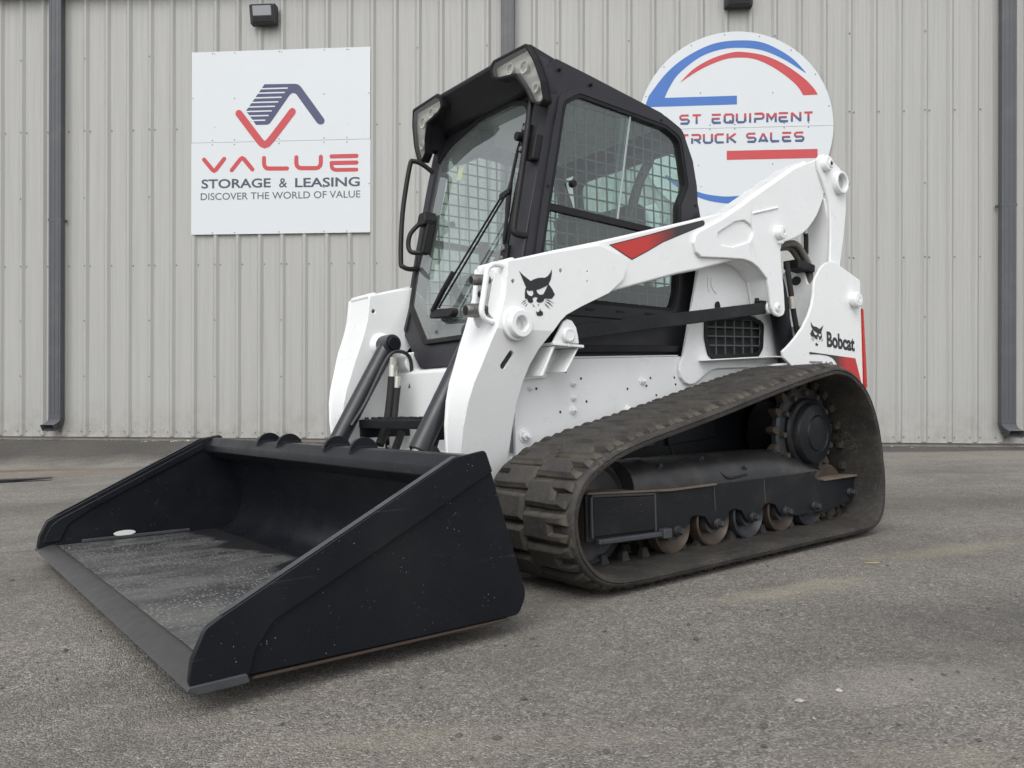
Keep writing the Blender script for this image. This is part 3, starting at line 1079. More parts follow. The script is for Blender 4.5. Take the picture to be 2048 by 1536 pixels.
# ---- bucket
BW = 1.0875
bkt_prof_in = [(2.56, .076), (2.30, .072), (1.90, .070), (1.845, .080), (1.803, .112), (1.781, .158), (1.776, .212), (1.800, .302), (1.836, .392), (1.846, .42)]
bk = []
for (x, z) in bkt_prof_in:
    bk.append((x, z))
outer = [(1.826, .424), (1.816, .392), (1.780, .302), (1.756, .212), (1.762, .150), (1.787, .098), (1.835, .062), (1.90, .052), (2.30, .053), (2.56, .056)]
shell_in = catmull(bk[2:], False, 4)
shell_out = catmull(outer[:8], False, 4)
bucket = MB().prism(shell_in + shell_out, -BW + .026, BW - .026).build('bucket', 'bucket_paint', ldr, ang=30)
MB().prism([(2.559, .0752), (1.901, .0705), (1.901, .0525), (2.559, .0555)], -BW + .0262, BW - .0262).build('floor_plate', 'bucket_floor', bucket)
MB().prism([(2.64, .060), (2.634, .066), (2.585, .0800), (2.568, .0800), (2.560, .0755), (2.560, .052), (2.60, .052)], -BW + .004, BW - .004).build('cutting_edge', 'worn_steel', bucket, bevel=.002)
for s in (1, -1):
    side = fillet([(2.634, .070, .02), (2.627, .121), (2.598, .181, .03), (2.563, .200), (1.955, .499, .05), (1.862, .513, .016), (1.838, .459), (1.724, .105, .05), (1.752, .053, .03), (2.51, .060), (2.62, .060, .01)])
    a, c_ = sy(s, BW - .025, BW - .007)
    MB().prism(side, a, c_).build('side_plate', 'bucket_paint', bucket, bevel=.004)
    strip = fillet([(2.638, .068, .012), (2.629, .122), (2.600, .183, .03), (2.565, .203), (1.957, .502, .05), (1.862, .516, .016), (1.840, .457), (2.162, .304), (2.452, .171, .05), (2.493, .118), (2.508, .066)])
    a, c_ = sy(s, BW - .0068, BW + .003)
    MB().prism(strip, a, c_).build('side_cutter', 'bucket_paint', bucket, bevel=.003)
    strip_in = fillet([(2.615, .090), (2.606, .121), (2.585, .163, .03), (2.555, .186), (1.957, .480), (1.945, .452), (2.43, .217, .05), (2.520, .160, .03), (2.552, .092)])
    a, c_ = sy(s, BW - .033, BW - .0252)
    MB().prism(strip_in, a, c_).build('inner_cutter', 'bucket_paint', bucket, bevel=.003)
    # bright worn rim along the sloping top edge
    a, c_ = sy(s, BW - .022, BW + .0005)
    MB().prism([(2.566, .2045), (1.957, .5035), (1.957, .5050), (2.566, .2062)], a, c_).build('worn_rim', 'edge_wear', bucket)
    a, c_ = sy(s, BW - .004, BW + .009)
    MB().prism(fillet([(2.643, .060, .004), (2.638, .070, .004), (2.516, .071, .006), (2.508, .050, .006), (2.62, .049)]), a, c_).build('corner_shoe', 'edge_wear', bucket, bevel=.005)
    a, c_ = sy(s, BW - .03, BW - .001)
    MB().prism([(2.50, .0515), (2.50, .057), (1.79, .0522), (1.79, .0465)], a, c_).build('bottom_skid', 'rusty_edge', bucket, bevel=.002)
    a, c_ = sy(s, BW - .040, BW - .0255)
    MB().prism([(2.47, .0755), (2.02, .0725), (2.02, .086), (2.47, .090)], a, c_).build('floor_weld', 'edge_wear', bucket, bevel=.003)
# top lip: folded box across the back
MB().prism(fillet([(1.840, .455, .008), (1.862, .503, .012), (1.905, .503, .012), (1.938, .470, .006), (1.943, .442, .006), (1.90, .408, .004), (1.822, .405), (1.826, .425)]), -BW + .0262, BW - .0262).build('top_lip', 'bucket_paint', bucket, bevel=.004)
MB().prism([(1.744, .08), (1.758, .06), (1.758, .44), (1.738, .46)], -.62, .62).build('mounting_plate', 'bucket_paint', bucket, bevel=.004)
for y in (-.43, -.22, .21, .41):
    g = MB()
    g.prism([(1.872 + .055 * math.cos(t), .482 + .055 * math.sin(t)) for t in [math.pi * k / 18 for k in range(19)]] + [(1.815, .47), (1.928, .478)], y - .007, y + .007)
    g.build('lifting_tab', 'bucket_paint', bucket, bevel=.002)
    g = MB()
    g.tube([(1.83, y + .009, .502), (1.87, y + .010, .505), (1.90, y + .009, .504), (1.925, y + .009, .484)], .005, 6)
    g.build('weld_bead', 'bucket_paint', bucket)
MB().prism(circle(0, 0, .045, 20, .012), 0, .004, lambda u, v, w: (2.30 + u, -BW + .0335 + w, .098 + v)).build('pale_hole_disc', 'pale_hole_tone', bucket)  # pale disc added in place of a hole with bright ground behind it

# ---- lift arms
arm_front = [(1.395, 1.141), (1.401, 1.137), (1.414, 1.032), (1.430, .975), (1.448, .923), (1.477, .850), (1.506, .767), (1.526, .714), (1.541, .651), (1.550, .565), (1.549, .491), (1.545, .40), (1.53, .26), (1.49, .21), (1.42, .22), (1.36, .30), (1.335, .40)]
arm_back = [(1.332, .492), (1.331, .551), (1.327, .635), (1.311, .713), (1.289, .775), (1.257, .831), (1.213, .883), (1.158, .941), (1.130, .963), (1.05, 1.000), (.903, 1.060)]
CREASE = .90
ARM = lambda u, v, w: (u, w - math.copysign(max(0.0, CREASE - v) * .24 * max(0.0, (abs(w) - .424) / .19), w), v)
on_crease = lambda p, q: abs(p[1] - CREASE) < 1e-5 and abs(q[1] - CREASE) < 1e-5
CAT = dict(
    outer=[(1020, 390), (1065, 440), (1115, 480), (1170, 522), (1210, 500), (1260, 484), (1310, 480), (1350, 483), (1390, 460), (1420, 420), (1440, 370), (1443, 430), (1431, 500), (1402, 565), (1450, 630), (1487, 702), (1448, 757), (1350, 752), (1337, 785), (1310, 800), (1280, 803), (1252, 788), (1245, 768), (1263, 742), (1248, 730), (1222, 728), (1196, 744), (1205, 788), (1180, 803), (1145, 792), (1128, 750), (1100, 742), (1097, 690), (1100, 625), (1112, 603), (1104, 585)],
    eyes=[[(1120, 634), (1152, 648), (1198, 642), (1206, 688), (1186, 716), (1148, 704), (1124, 672)], [(1242, 640), (1290, 626), (1345, 602), (1392, 578), (1352, 660), (1332, 696), (1294, 700), (1262, 682)]],
    bits=[[(1240, 905), (1262, 925), (1285, 910), (1295, 875), (1305, 905), (1330, 920), (1335, 960), (1300, 975), (1255, 965)],
          [(1355, 765), (1400, 768), (1492, 826), (1400, 782)], [(1355, 786), (1410, 803), (1470, 866), (1400, 816)], [(1345, 806), (1385, 836), (1430, 890), (1370, 842)],
          [(1125, 758), (1085, 770), (1048, 812), (1090, 783)], [(1127, 784), (1095, 798), (1075, 826), (1102, 806)], [(1136, 806), (1115, 822), (1100, 850), (1122, 832)],
          [(1198, 815), (1210, 828), (1230, 858), (1208, 848)], [(1266, 815), (1280, 828), (1270, 850)]])
CATQ = [(1020, 390, 1.354, 1.110), (1440, 370, 1.199, 1.129), (1295, 970, 1.261, .953)]
_A = Matrix([[q[0], q[1], 1] for q in CATQ]).inverted()
_cx = _A @ Vector([q[2] for q in CATQ])
_cz = _A @ Vector([q[3] for q in CATQ])


def cat_pts(pts, mirror=None):
    out = []
    for (a, c_) in pts:
        x, z = _cx[0] * a + _cx[1] * c_ + _cx[2], _cz[0] * a + _cz[1] * c_ + _cz[2]
        if mirror:
            x = mirror[0] - (x - 1.27) * mirror[2]
            z = mirror[1] + (z - 1.035) * mirror[3]
        out.append((x, z))
    return out


def cat_emblem(parent, y, mirror=None):
    g = MB()
    g.flat(cat_pts(CAT['outer'], mirror), y, XZ, [cat_pts(e_, mirror) for e_ in CAT['eyes']])
    for b_ in CAT['bits']:
        g.flat(cat_pts(b_, mirror), y)
    return g.build('cat_head_emblem', 'decal_black', parent)


for s in (1, -1):
    # gooseneck (front down-leg), a deep box section
    goose = arm_front + arm_back + [(.82, 1.12), (.80, 1.17), (.83, 1.215), (.945, 1.243), (1.167, 1.195)]
    S0, S1 = (1.382, .813), (1.410, .772)
    dxs, dzs = (S1[0] - S0[0]), (S1[1] - S0[1])
    Ls = math.hypot(dxs, dzs)
    ux, uz = dxs / Ls, dzs / Ls
    slot_h = [(S0[0] + .0125 * math.cos(a), S0[1] + .0125 * math.sin(a)) for a in [math.atan2(-uz, -ux) - math.pi / 2 + math.pi * k / 10 for k in range(11)]] + \
             [(S1[0] + .0125 * math.cos(a), S1[1] + .0125 * math.sin(a)) for a in [math.atan2(uz, ux) - math.pi / 2 + math.pi * k / 10 for k in range(11)]]
    hup = [circle(1.381, 1.070, .0085, 12), circle(1.153, 1.127, .0085, 12), circle(1.017, 1.135, .004, 8), circle(1.019, 1.097, .004, 8)] if s > 0 else [circle(1.381, 1.070, .0085, 12)]
    g_up, g_dn = clip_z(goose, CREASE, True), clip_z(goose, CREASE, False)
    a, c_ = sy(s, .606, .620)
    g = MB()
    g.prism(g_up, a, c_, ARM, hup, on_crease)
    g.prism(g_dn, a, c_, ARM, [slot_h], on_crease)
    arm = g.build('lift_arm', 'white_paint', ldr, bevel=.004)
    a, c_ = sy(s, .410, .424)
    g = MB()
    g.prism(g_up, a, c_, ARM, [circle(1.381, 1.070, .0085, 12)], on_crease)
    g.prism(g_dn, a, c_, ARM, [slot_h], on_crease)
    g.build('inner_plate', 'white_paint', arm, bevel=.004)
    # front wrapper: follows the leading edge
    fr = [(x - .004, z) for x, z in arm_front[1:5] + [(1.457, CREASE)] + arm_front[5:13]]
    bk_ = [(x - .022, z) for x, z in fr]
    a, c_ = sy(s, .4242, .6058)
    MB().prism(fr + bk_[::-1], a, c_, ARM).build('front_wrapper', 'white_paint', arm)
    # rear wrapper of the down-leg
    rw = arm_back[:7] + [(1.197, CREASE)] + arm_back[7:9]
    a, c_ = sy(s, .4242, .6058)
    MB().prism([(x + .004, z) for x, z in rw] + [(x + .022, z + .008) for x, z in rw[::-1]], a, c_, ARM).build('back_wrapper', 'white_paint', arm)
    # the straight beam, rounded top
    a, c_ = sy(s, .492, .6055)
    beam = [(1.392, 1.122), (1.392, 1.146), (1.167, 1.206), (.945, 1.262), (.301, 1.436), (.10, 1.497), (-.05, 1.46), (0.0, 1.285), (.031, 1.278), (.330, 1.201), (.468, 1.172), (.921, 1.055), (1.05, 1.02), (1.2, 1.06)]
    MB().prism(beam, a, c_).build('beam', 'white_paint', arm, bevel=.018, seg=4)
    # thick rear plate and the box behind it
    rp = [(.363, 1.348), (.374, 1.316), (.358, 1.275), (.327, 1.256), (.15, 1.268), (.019, 1.275), (-.040, 1.267), (-.094, 1.247), (-.162, 1.197), (-.180, 1.122), (-.190, 1.059), (-.205, 1.036), (-.225, 1.026), (-.252, 1.022), (-.274, 1.028), (-.292, 1.040), (-.300, 1.058), (-.294, 1.172), (-.280, 1.271), (-.278, 1.349), (-.290, 1.375), (-.318, 1.392), (-.400, 1.418), (-.475, 1.450), (-.530, 1.485), (-.572, 1.521), (-.612, 1.560), (-.645, 1.605), (-.672, 1.650), (-.692, 1.696), (-.700, 1.76), (-.698, 1.83), (-.668, 1.868), (-.427, 1.774), (-.052, 1.567), (.006, 1.532), (.174, 1.442), (.343, 1.365)]
    dim = fillet([(.205, 1.346, .02), (.212, 1.374, .02), (.075, 1.443, .03), (.006, 1.458, .04), (-.05, 1.440, .03), (-.058, 1.402, .03), (-.031, 1.362, .02), (.105, 1.323, .02), (.19, 1.324, .02)], 5)
    a, c_ = sy(s, .6058, .622)
    MB().prism(rp, a, c_, XZ, [dim]).build('rear_plate', 'white_paint', arm, bevel=.005, seg=3)
    a, c_ = sy(s, .6056, .612)
    MB().prism([(p[0] , p[1]) for p in fillet([(.222, 1.336), (.226, 1.380), (.075, 1.455), (-.065, 1.455), (-.075, 1.35), (.10, 1.31)])], a, c_).build('recess_plate', 'white_paint', arm)
    a, c_ = sy(s, .50, .6056)
    rbox = [(.31, 1.42), (.10, 1.49), (-.05, 1.575), (-.427, 1.784), (-.55, 1.835), (-.60, 1.80), (-.62, 1.68), (-.56, 1.56), (-.46, 1.475), (-.33, 1.42), (-.288, 1.39), (-.272, 1.34), (-.275, 1.27), (-.288, 1.10), (-.20, 1.09), (-.186, 1.13), (-.166, 1.20), (-.096, 1.25), (.02, 1.281), (.30, 1.266)]
    MB().prism(rbox, a, c_).build('rear_box', 'white_paint', arm, bevel=.010, seg=3)
    a, c_ = sy(s, .50, .515)
    MB().prism(rp, a, c_).build('rear_inner_plate', 'white_paint', arm, bevel=.004)
    # arm boss with bore, pins
    a, c_ = sy(s, .618, .657)
    MB().pipe((1.372, a, .918), (1.372, c_, .918), .050, .026).build('pivot_boss', 'white_paint', arm, bevel=.005, seg=3)
    a, c_ = sy(s, .618, .632)
    MB().pipe((1.374, a, .919), (1.374, c_, .919), .062, .046).build('boss_ring', 'white_paint', arm, bevel=.006, seg=3)
    a, c_ = sy(s, .50, .60)
    MB().cyl((1.372, a, .918), (1.372, c_, .918), .03).build('bore', 'bore_grey', arm)
    for (px, pz, pr, pl, nm) in ((-.258, 1.428, .034, .034, 'lift_pin'), (-.236, 1.066, .022, .008, 'link_pin')):
        a, c_ = (s * .618, s * (.622 + pl))
        g = MB()
        g.cyl((px, a, pz), (px, c_, pz), pr, pr * .94, 32)
        pin = g.build(nm, 'white_paint', arm, bevel=.004, seg=3)
        g = MB()
        g.pipe((px, s * (.622 + pl - .002), pz), (px, s * (.624 + pl), pz), pr * .55, pr * .42)
        g.build('pin_groove', 'white_paint', pin)
        g = MB()
        g.cyl((px, s * (.622 + pl - .002), pz), (px, s * (.625 + pl), pz), .006, .005, 6)
        g.build('grease_fitting', 'zinc', pin)
    g = MB()
    g.cyl((-.262, s * .62, 1.382), (-.262, s * .646, 1.382), .010, .010, 6)
    g.build('pin_bolt', 'white_paint', arm, bevel=.002)
    # raised weld mark on the plate
    g = MB()
    g.tube([(-.055, s * .6225, 1.497), (-.11, s * .6235, 1.511), (-.20, s * .6235, 1.535), (-.262, s * .6225, 1.551)], .0055, 8)
    g.build('weld_mark', 'white_paint', arm)
    # rounded cap at the top of the leading edge
    a, c_ = sy(s, .4245, .604)
    MB().prism(fillet([(1.40, 1.128, .01), (1.40, 1.150, .015), (1.36, 1.163, .015), (1.34, 1.13)]), a, c_).build('nose_cap', 'white_paint', arm, bevel=.008, seg=3)
    # bar handle / coupler guard on the leading edge
    if s > 0:
        g = MB()
        yg = .585
        g.tube(catmull([(1.385, yg, 1.127), (1.435, yg, 1.131), (1.466, yg, 1.112), (1.476, yg, 1.07), (1.487, yg, 1.015), (1.497, yg, .967), (1.488, yg, .940), (1.462, yg, .928), (1.418, yg, .925)], False, 5), .0105, 12)
        g.build('coupler_guard', 'white_paint', arm)
        g = MB()
        g.prism(fillet([(1.400, 1.10), (1.432, 1.10, .01), (1.445, 1.06, .01), (1.462, .99, .02), (1.462, .955, .02), (1.435, .93), (1.42, .93)]), .575, .582)
        g.build('guard_plate', 'white_paint', arm, bevel=.003)
        g = MB()
        g.prism(fillet([(1.37, 1.13, .01), (1.44, 1.13, .01), (1.452, 1.05), (1.47, .95, .02), (1.455, .91, .02), (1.40, .92)]), .492, .502)
        g.build('coupler_bracket', 'white_paint', arm, bevel=.003)
        def coupler(x, y, z, r, L, nm):
            g = MB()
            d_ = Vector((1, -.12, -.05)).normalized()
            p = Vector((x, y, z))
            prof = [(0, .72), (.3, .72), (.3, .95), (.38, 1.0), (.9, 1.0), (.97, .93), (1.0, .9)]
            a_ = d_.orthogonal().normalized(); b2 = d_.cross(a_)
            rings = [[p + d_ * (t * L) + (a_ * math.cos(2 * math.pi * k / 24) + b2 * math.sin(2 * math.pi * k / 24)) * (r * q) for k in range(24)] for t, q in prof]
            g.loft(rings)
            o_ = g.build(nm, 'steel_fitting', arm, ang=25)
            g = MB()
            e_ = p + d_ * (L * 1.002)
            g.cyl(e_, e_ + d_ * .002, r * .66, r * .66, 20)
            g.build('coupler_face', 'black_plastic', o_)
            g = MB()
            for q in range(4):
                c0 = p + d_ * (L * (.40 + .12 * q))
                ringp = [c0 + (a_ * math.cos(2 * math.pi * k / 24) + b2 * math.sin(2 * math.pi * k / 24)) * (r * 1.0) for k in range(24)]
                g.tube(ringp, .0016, 5, closed=True)
            g.build('knurl', 'steel_fitting', o_)
        coupler(1.442, .540, .972, .024, .085, 'hydraulic_coupler')
        coupler(1.425, .538, 1.082, .019, .075, 'hydraulic_coupler')
        coupler(1.442, .535, 1.030, .014, .025, 'hydraulic_coupler')
        g = MB()
        g.prism(fillet([(1.40, 1.085, .006), (1.455, 1.085, .006), (1.455, 1.122, .006), (1.40, 1.122, .006)]), .522, .532)
        g.build('hose_bracket', 'white_paint', arm, bevel=.002)
        cat_emblem(arm, .6215)
        g = MB()
        arrow = [(.871, 1.254), (.753, 1.210), (.66, 1.253), (.563, 1.301), (.43, 1.352), (.30, 1.4005), (.288, 1.406), (.283, 1.412), (.284, 1.418), (.292, 1.421), (.300, 1.4195), (.467, 1.372), (.653, 1.316)]
        cxm, czm = .62, 1.30
        big_ = []
        n_ = len(arrow)
        for i_ in range(n_):
            p0, p1, p2 = Vector(arrow[i_ - 1]), Vector(arrow[i_]), Vector(arrow[(i_ + 1) % n_])
            d1, d2 = (p1 - p0).normalized(), (p2 - p1).normalized()
            nn = Vector((d1.y + d2.y, -d1.x - d2.x))
            nn = nn.normalized() / max(.35, math.sqrt(max(0.02, (1 + d1.dot(d2)) / 2)))
            big_.append(tuple(p1 - nn * .004))
        g.flat(big_, .6062)
        arr = g.build('side_arrow_border', 'decal_black', arm)
        MB().flat(arrow, .6068).build('side_arrow', 'arrow_decal', arm)

    # ---- rear link
    lk = [(-.606, 1.845), (-.630, 1.868), (-.663, 1.880), (-.700, 1.880), (-.740, 1.866), (-.817, 1.835), (-.850, 1.812), (-.868, 1.780), (-.876, 1.70), (-.870, 1.617), (-.839, 1.473), (-.793, 1.321), (-.75, 1.05), (-.68, 1.02), (-.66, 1.1), (-.693, 1.320), (-.707, 1.428), (-.713, 1.535), (-.705, 1.633), (-.680, 1.69), (-.640, 1.755), (-.612, 1.80)]
    a, c_ = sy(s, .6225, .638)
    link = MB().prism(lk, a, c_).build('rear_link', 'white_paint', ldr, bevel=.005, seg=3)
    lk2 = [(-.68, 1.66), (-.86, 1.66), (-.84, 1.45), (-.76, 1.08), (-.70, 1.08), (-.715, 1.42), (-.718, 1.54)]
    a, c_ = sy(s, .47, .6225)
    MB().prism(lk2, a, c_).build('link_box', 'white_paint', link, bevel=.006)
    a, c_ = sy(s, .636, .668)
    g = MB(); g.lathe([(.0, s * .636), (.040, s * .636), (.040, s * .660), (.034, s * .667), (.0, s * .667)], -.672, 1.828, 32)
    g.build('link_head_pin', 'white_paint', link, ang=40)
    g = MB(); g.pipe((-.682, s * .667, 1.826), (-.682, s * .672, 1.826), .021, .012)
    g.build('pin_ring', 'white_paint', link, bevel=.002)
    g = MB(); g.cyl((-.682, s * .667, 1.826), (-.682, s * .674, 1.826), .009, .008, 6)
    g.build('pin_bolt', 'cylinder_paint', link)
    a, c_ = sy(s, .636, .668)
    g = MB(); g.pipe((-.795, a, 1.748), (-.795, c_, 1.748), .060, .044, 36)
    g.build('link_bore', 'white_paint', link, bevel=.005, seg=3)
    a, c_ = sy(s, .50, .64)
    g = MB(); g.cyl((-.795, a, 1.748), (-.795, c_, 1.748), .0445, None, 32)
    g.build('bore_tube', 'bore_grey', link)

    # ---- rear upright with outer and inner plate
    up_ = [(-.552, 1.260), (-.575, 1.285), (-.609, 1.305), (-.640, 1.317), (-.675, 1.322), (-.715, 1.319), (-.755, 1.309), (-.952, 1.250), (-.957, 1.24), (-.951, .66), (-.93, .62), (-.45, .62), (-.36, .72), (-.291, .781), (-.222, .822), (-.214, .853), (-.262, .879), (-.325, .921), (-.390, .972), (-.446, 1.033), (-.480, 1.088), (-.499, 1.145), (-.503, 1.18), (-.512, 1.215), (-.528, 1.236)]
    a, c_ = sy(s, .642, .657)
    upr = MB().prism([(p[0], max(p[1], .69)) for p in up_], a, c_).build('upright', 'white_paint', ldr, bevel=.004)
    a, c_ = sy(s, .43, .445)
    MB().prism(up_, a, c_).build('upright_inner_plate', 'white_paint', upr, bevel=.004)
    a, c_ = sy(s, .445, .642)
    MB().prism([(-.948, .78), (-.948, 1.235), (-.93, 1.24), (-.93, .78)], a, c_).build('upright_back', 'white_paint', upr)
    MB().prism([(-.29, .785), (-.40, .76), (-.93, .76), (-.93, .78), (-.40, .785), (-.31, .80)], a, c_).build('upright_floor', 'white_paint', upr)
    g = MB()
    g.lathe([(.0, s * .655), (.036, s * .655), (.040, s * .668), (.040, s * .690), (.033, s * .696), (0, s * .696)], -.868, 1.136, 32)
    p_ = g.build('pivot_cap', 'white_paint', upr, ang=35)
    g = MB(); g.pipe((-.868, s * .696, 1.136), (-.868, s * .698, 1.136), .018, .013)
    g.build('cap_ring', 'white_paint', p_)
    g = MB(); g.cyl((-.880, s * .668, 1.095), (-.880, s * .690, 1.095), .009, None, 6)
    g.build('cap_bolt', 'white_paint', upr)
    a, c_ = sy(s, .59, .665)
    MB().prism(fillet([(-.958, 1.10, .006), (-.966, 1.085, .006), (-.980, .68, .006), (-.958, .66, .006)]), a, c_).build('tail_light', 'tail_light_red', upr, bevel=.005)
    if s > 0:
        cat_emblem(upr, .6585, (-.515, .942, .74, .68))
        MIRX = lambda u, v, w: (-u, w, v)
        o = text_part('brand_lettering', 'Bobcat', (.604, .882, .874, .962), .6585, MIRX, 'decal_black', upr, bold=.035)
        for v_ in o.data.vertices:
            v_.co.z += (v_.co.x + .604) * .068
        band = [(-.442, .854), (-.441, .842), (-.530, .843), (-.600, .838), (-.645, .829), (-.675, .813), (-.692, .794), (-.70, .777), (-.715, .70), (-.930, .70), (-.921, .724), (-.877, .829), (-.685, .840)]
        MB().flat(band, .6585).build('swoosh_decal', 'tail_decal', upr)
        o = text_part('model_lettering', 'T740', (.44, .755, .66, .809), .6585, MIRX, 'decal_grey', upr, bold=.02)

    # ---- black control link
    a, c_ = sy(s, .545, .590)
    cl = MB().prism(fillet([(1.15, .912), (1.15, .862, .01), (-.192, 1.037, .006), (-.198, 1.094, .006), (1.14, .921)]), a, c_).build('control_link', 'black_paint', ldr, bevel=.004)
    a, c_ = sy(s, .545, .600)
    g = MB(); g.cyl((-.215, a, 1.066), (-.215, c_, 1.066), .030)
    g.build('link_bushing', 'white_paint', cl, bevel=.004)
    g = MB(); g.prism([(-.155, 1.055), (-.198, 1.055), (-.198, 1.10), (-.155, 1.10)], *sy(s, .548, .588))
    g.prism([(-.14, 1.09), (-.16, 1.09), (-.16, 1.112), (-.14, 1.112)], *sy(s, .56, .575))
    g.build('link_clevis', 'black_paint', cl, bevel=.003)

    # ---- frame bracket that carries the link and the arm stop
    br = [(1.188, .857), (1.13, .94), (1.110, .950), (1.086, .945), (1.066, .92), (1.057, .887), (1.053, .858)]
    a, c_ = sy(s, .591, .604)
    brk = MB().prism(br, a, c_).build('link_bracket', 'white_paint', ldr, bevel=.004)
    a, c_ = sy(s, .602, .622)
    g = MB(); g.cyl((1.118, a, .888), (1.118, c_, .888), .030, .028)
    pn = g.build('bracket_pin', 'white_paint', brk, bevel=.004)
    g = MB(); g.pipe((1.118, s * .6215, .888), (1.118, s * .6235, .888), .022, .019)
    g.build('pin_ring', 'white_paint', pn)
    g = MB(); g.cyl((1.118, s * .602, .852), (1.118, s * .616, .852), .008, None, 6)
    g.build('bracket_bolt', 'white_paint', brk)
    a, c_ = sy(s, .481, .612)
    MB().prism([(1.19, .849), (1.19, .860), (1.035, .853), (1.035, .842)], a, c_).build('bracket_shelf', 'white_paint', brk, bevel=.003)
    a, c_ = sy(s, .481, .60)
    g = MB()
    g.prism([(1.182, .848), (1.170, .848), (1.232, .735), (1.246, .735)], a, c_)
    g.build('bracket_rib', 'white_paint', brk, bevel=.003)
    g = MB()
    g.prism([(1.062, .842), (1.052, .842), (1.118, .750), (1.128, .750)], a, c_)
    g.build('bracket_rib', 'white_paint', brk, bevel=.003)
    a, c_ = sy(s, .4815, .495)
    MB().prism(fillet([(1.262, .722, .005), (1.128, .733, .008), (1.125, .748), (1.062, .842), (1.18, .848)]), a, c_).build('bracket_web', 'white_paint', brk, bevel=.003)

    # ---- lower frame side
    a, c_ = sy(s, .462, .480)
    fp = [(1.275, .430), (1.275, .74), (1.25, .790), (1.20, .803), (1.053, .808), (.33, .829), (-.30, .829), (-.90, .80), (-.90, .36), (.2, .36), (1.1, .36), (1.2, .40)]
    fm = MB().prism(fp, a, c_).build('frame_side', 'white_paint', ldr, bevel=.004)
    a, c_ = sy(s, .40, .478)
    MB().prism([(1.20, .804), (1.053, .809), (.33, .830), (.33, .836), (1.053, .816), (1.20, .811)], a, c_).build('frame_flange', 'white_paint', fm, bevel=.002)
    if s > 0:
        for (x, z, r) in ((1.235, .514, .021), (.978, .709, .011), (.978, .652, .011), (.982, .604, .014), (1.201, .691, .009), (.574, .719, .014), (.666, .60, .014)):
            g = MB()
            g.cyl((x, .479, z), (x, .484, z), r * 1.25, r * 1.25, 20)
            bt = g.build('frame_bolt', 'white_paint', fm, bevel=.001)
            g = MB()
            g.cyl((x, .484, z), (x, .484 + r * .7, z), r * .92, r * .9, 6)
            g.cyl((x, .484 + r * .7, z), (x, .484 + r * 1.5, z), r * .45, r * .42, 12)
            g.build('bolt_head', 'white_paint', bt, bevel=.001)
        g = MB()
        for (x, z) in ((1.016, .757), (.933, .730), (1.169, .691), (.906, .637), (1.049, .598), (.666, .686), (.547, .698), (.521, .732), (.363, .734), (.356, .703), (.486, .657), (.509, .632)):
            g.cyl((x, .4795, z), (x, .4808, z), .0055, None, 10)
        g.build('frame_holes', 'black_plastic', fm, kind='stuff')

    # ---- engine side panel with the arched cowl
    pan = [(.170, 1.315), (.197, 1.228), (.225, 1.130), (.254, 1.036), (.317, .831), (.342, .795), (.345, .765), (.335, .734), (.308, .710), (.275, .701), (.240, .706), (.212, .721), (.154, .752), (.120, .766), (.081, .775), (-.115, .781), (-.45, .785), (-.50, .80), (-.55, .84), (-.53, .893), (-.50, .898), (-.448, .889), (-.425, .897), (-.415, .913), (-.410, .972), (-.40, 1.04), (-.36, 1.08), (-.30, 1.09), (-.209, 1.099), (-.195, 1.141), (-.172, 1.190), (-.136, 1.232), (-.075, 1.270), (-.007, 1.300), (.08, 1.318)]
    gr = fillet([(.160, 1.006, .03), (.165, .914, .06), (.143, .838, .04), (.110, .823, .02), (-.235, .838, .05), (-.275, .880, .04), (-.290, 1.0, .03), (-.19, 1.028, .03)], 5)
    a, c_ = sy(s, .482, .498)
    ep = MB().prism(pan, a, c_, XZ, [gr]).build('engine_side_panel', 'white_paint', ldr, bevel=.004)
    # arched hood running over the panel top
    arch = [(.17, 1.322), (.08, 1.324), (-.007, 1.305), (-.078, 1.275), (-.140, 1.236), (-.176, 1.192), (-.199, 1.141), (-.212, 1.096)]
    arch2 = [(x, z - .012) for x, z in arch[:3]] + [(-.072, 1.262), (-.132, 1.225), (-.166, 1.186), (-.188, 1.139), (-.202, 1.096)]
    a, c_ = sy(s, .36, .50)
    MB().prism(arch + arch2[::-1], a, c_).build('cowl_edge', 'white_paint', ep)
    g = MB()
    gr_o = fillet([(.168, 1.012, .03), (.173, .914, .06), (.150, .832, .04), (.110, .815, .02), (-.240, .831, .05), (-.283, .878, .04), (-.298, 1.005, .03), (-.19, 1.035, .03)], 5)
    gr_i = fillet([(.146, .996, .03), (.150, .918, .06), (.130, .852, .04), (.104, .840, .02), (-.225, .853, .05), (-.258, .886, .04), (-.272, .99, .03), (-.19, 1.014, .03)], 5)
    a, c_ = sy(s, .4985, .506)
    grl = MB().prism(gr_o, a, c_, XZ, [gr_i]).build('vent_grille', 'black_plastic', ep, bevel=.003)
    a, c_ = sy(s, .470, .478)
    MB().prism(gr_o, a, c_).build('vent_backing', 'dark_interior', grl)
    for xx in (.085, .015, -.055, -.125, -.195):
        a, c_ = sy(s, .494, .501)
        MB().prism([(xx + .0035, .835), (xx - .0035, .835), (xx - .0075, 1.02), (xx - .0005, 1.02)], a, c_).build('grille_bar', 'wire_paint', grl)
    for k, zz in enumerate((.883, .926, .968, 1.008)):
        a, c_ = sy(s, .4935, .5015)
        MB().prism([(.150, zz - .003 - .0), (.150, zz + .003), (-.275, zz + .003 + .008), (-.275, zz - .003 + .008)], a, c_).build('grille_bar', 'wire_paint', grl)
    a, c_ = sy(s, .498, .56)
    MB().prism([(.215, .813), (-.29, .838), (-.46, .838), (-.46, .831), (-.29, .831), (.215, .807)], a, c_).build('panel_ledge', 'white_paint', ep, bevel=.002)
    a, c_ = sy(s, .498, .505)
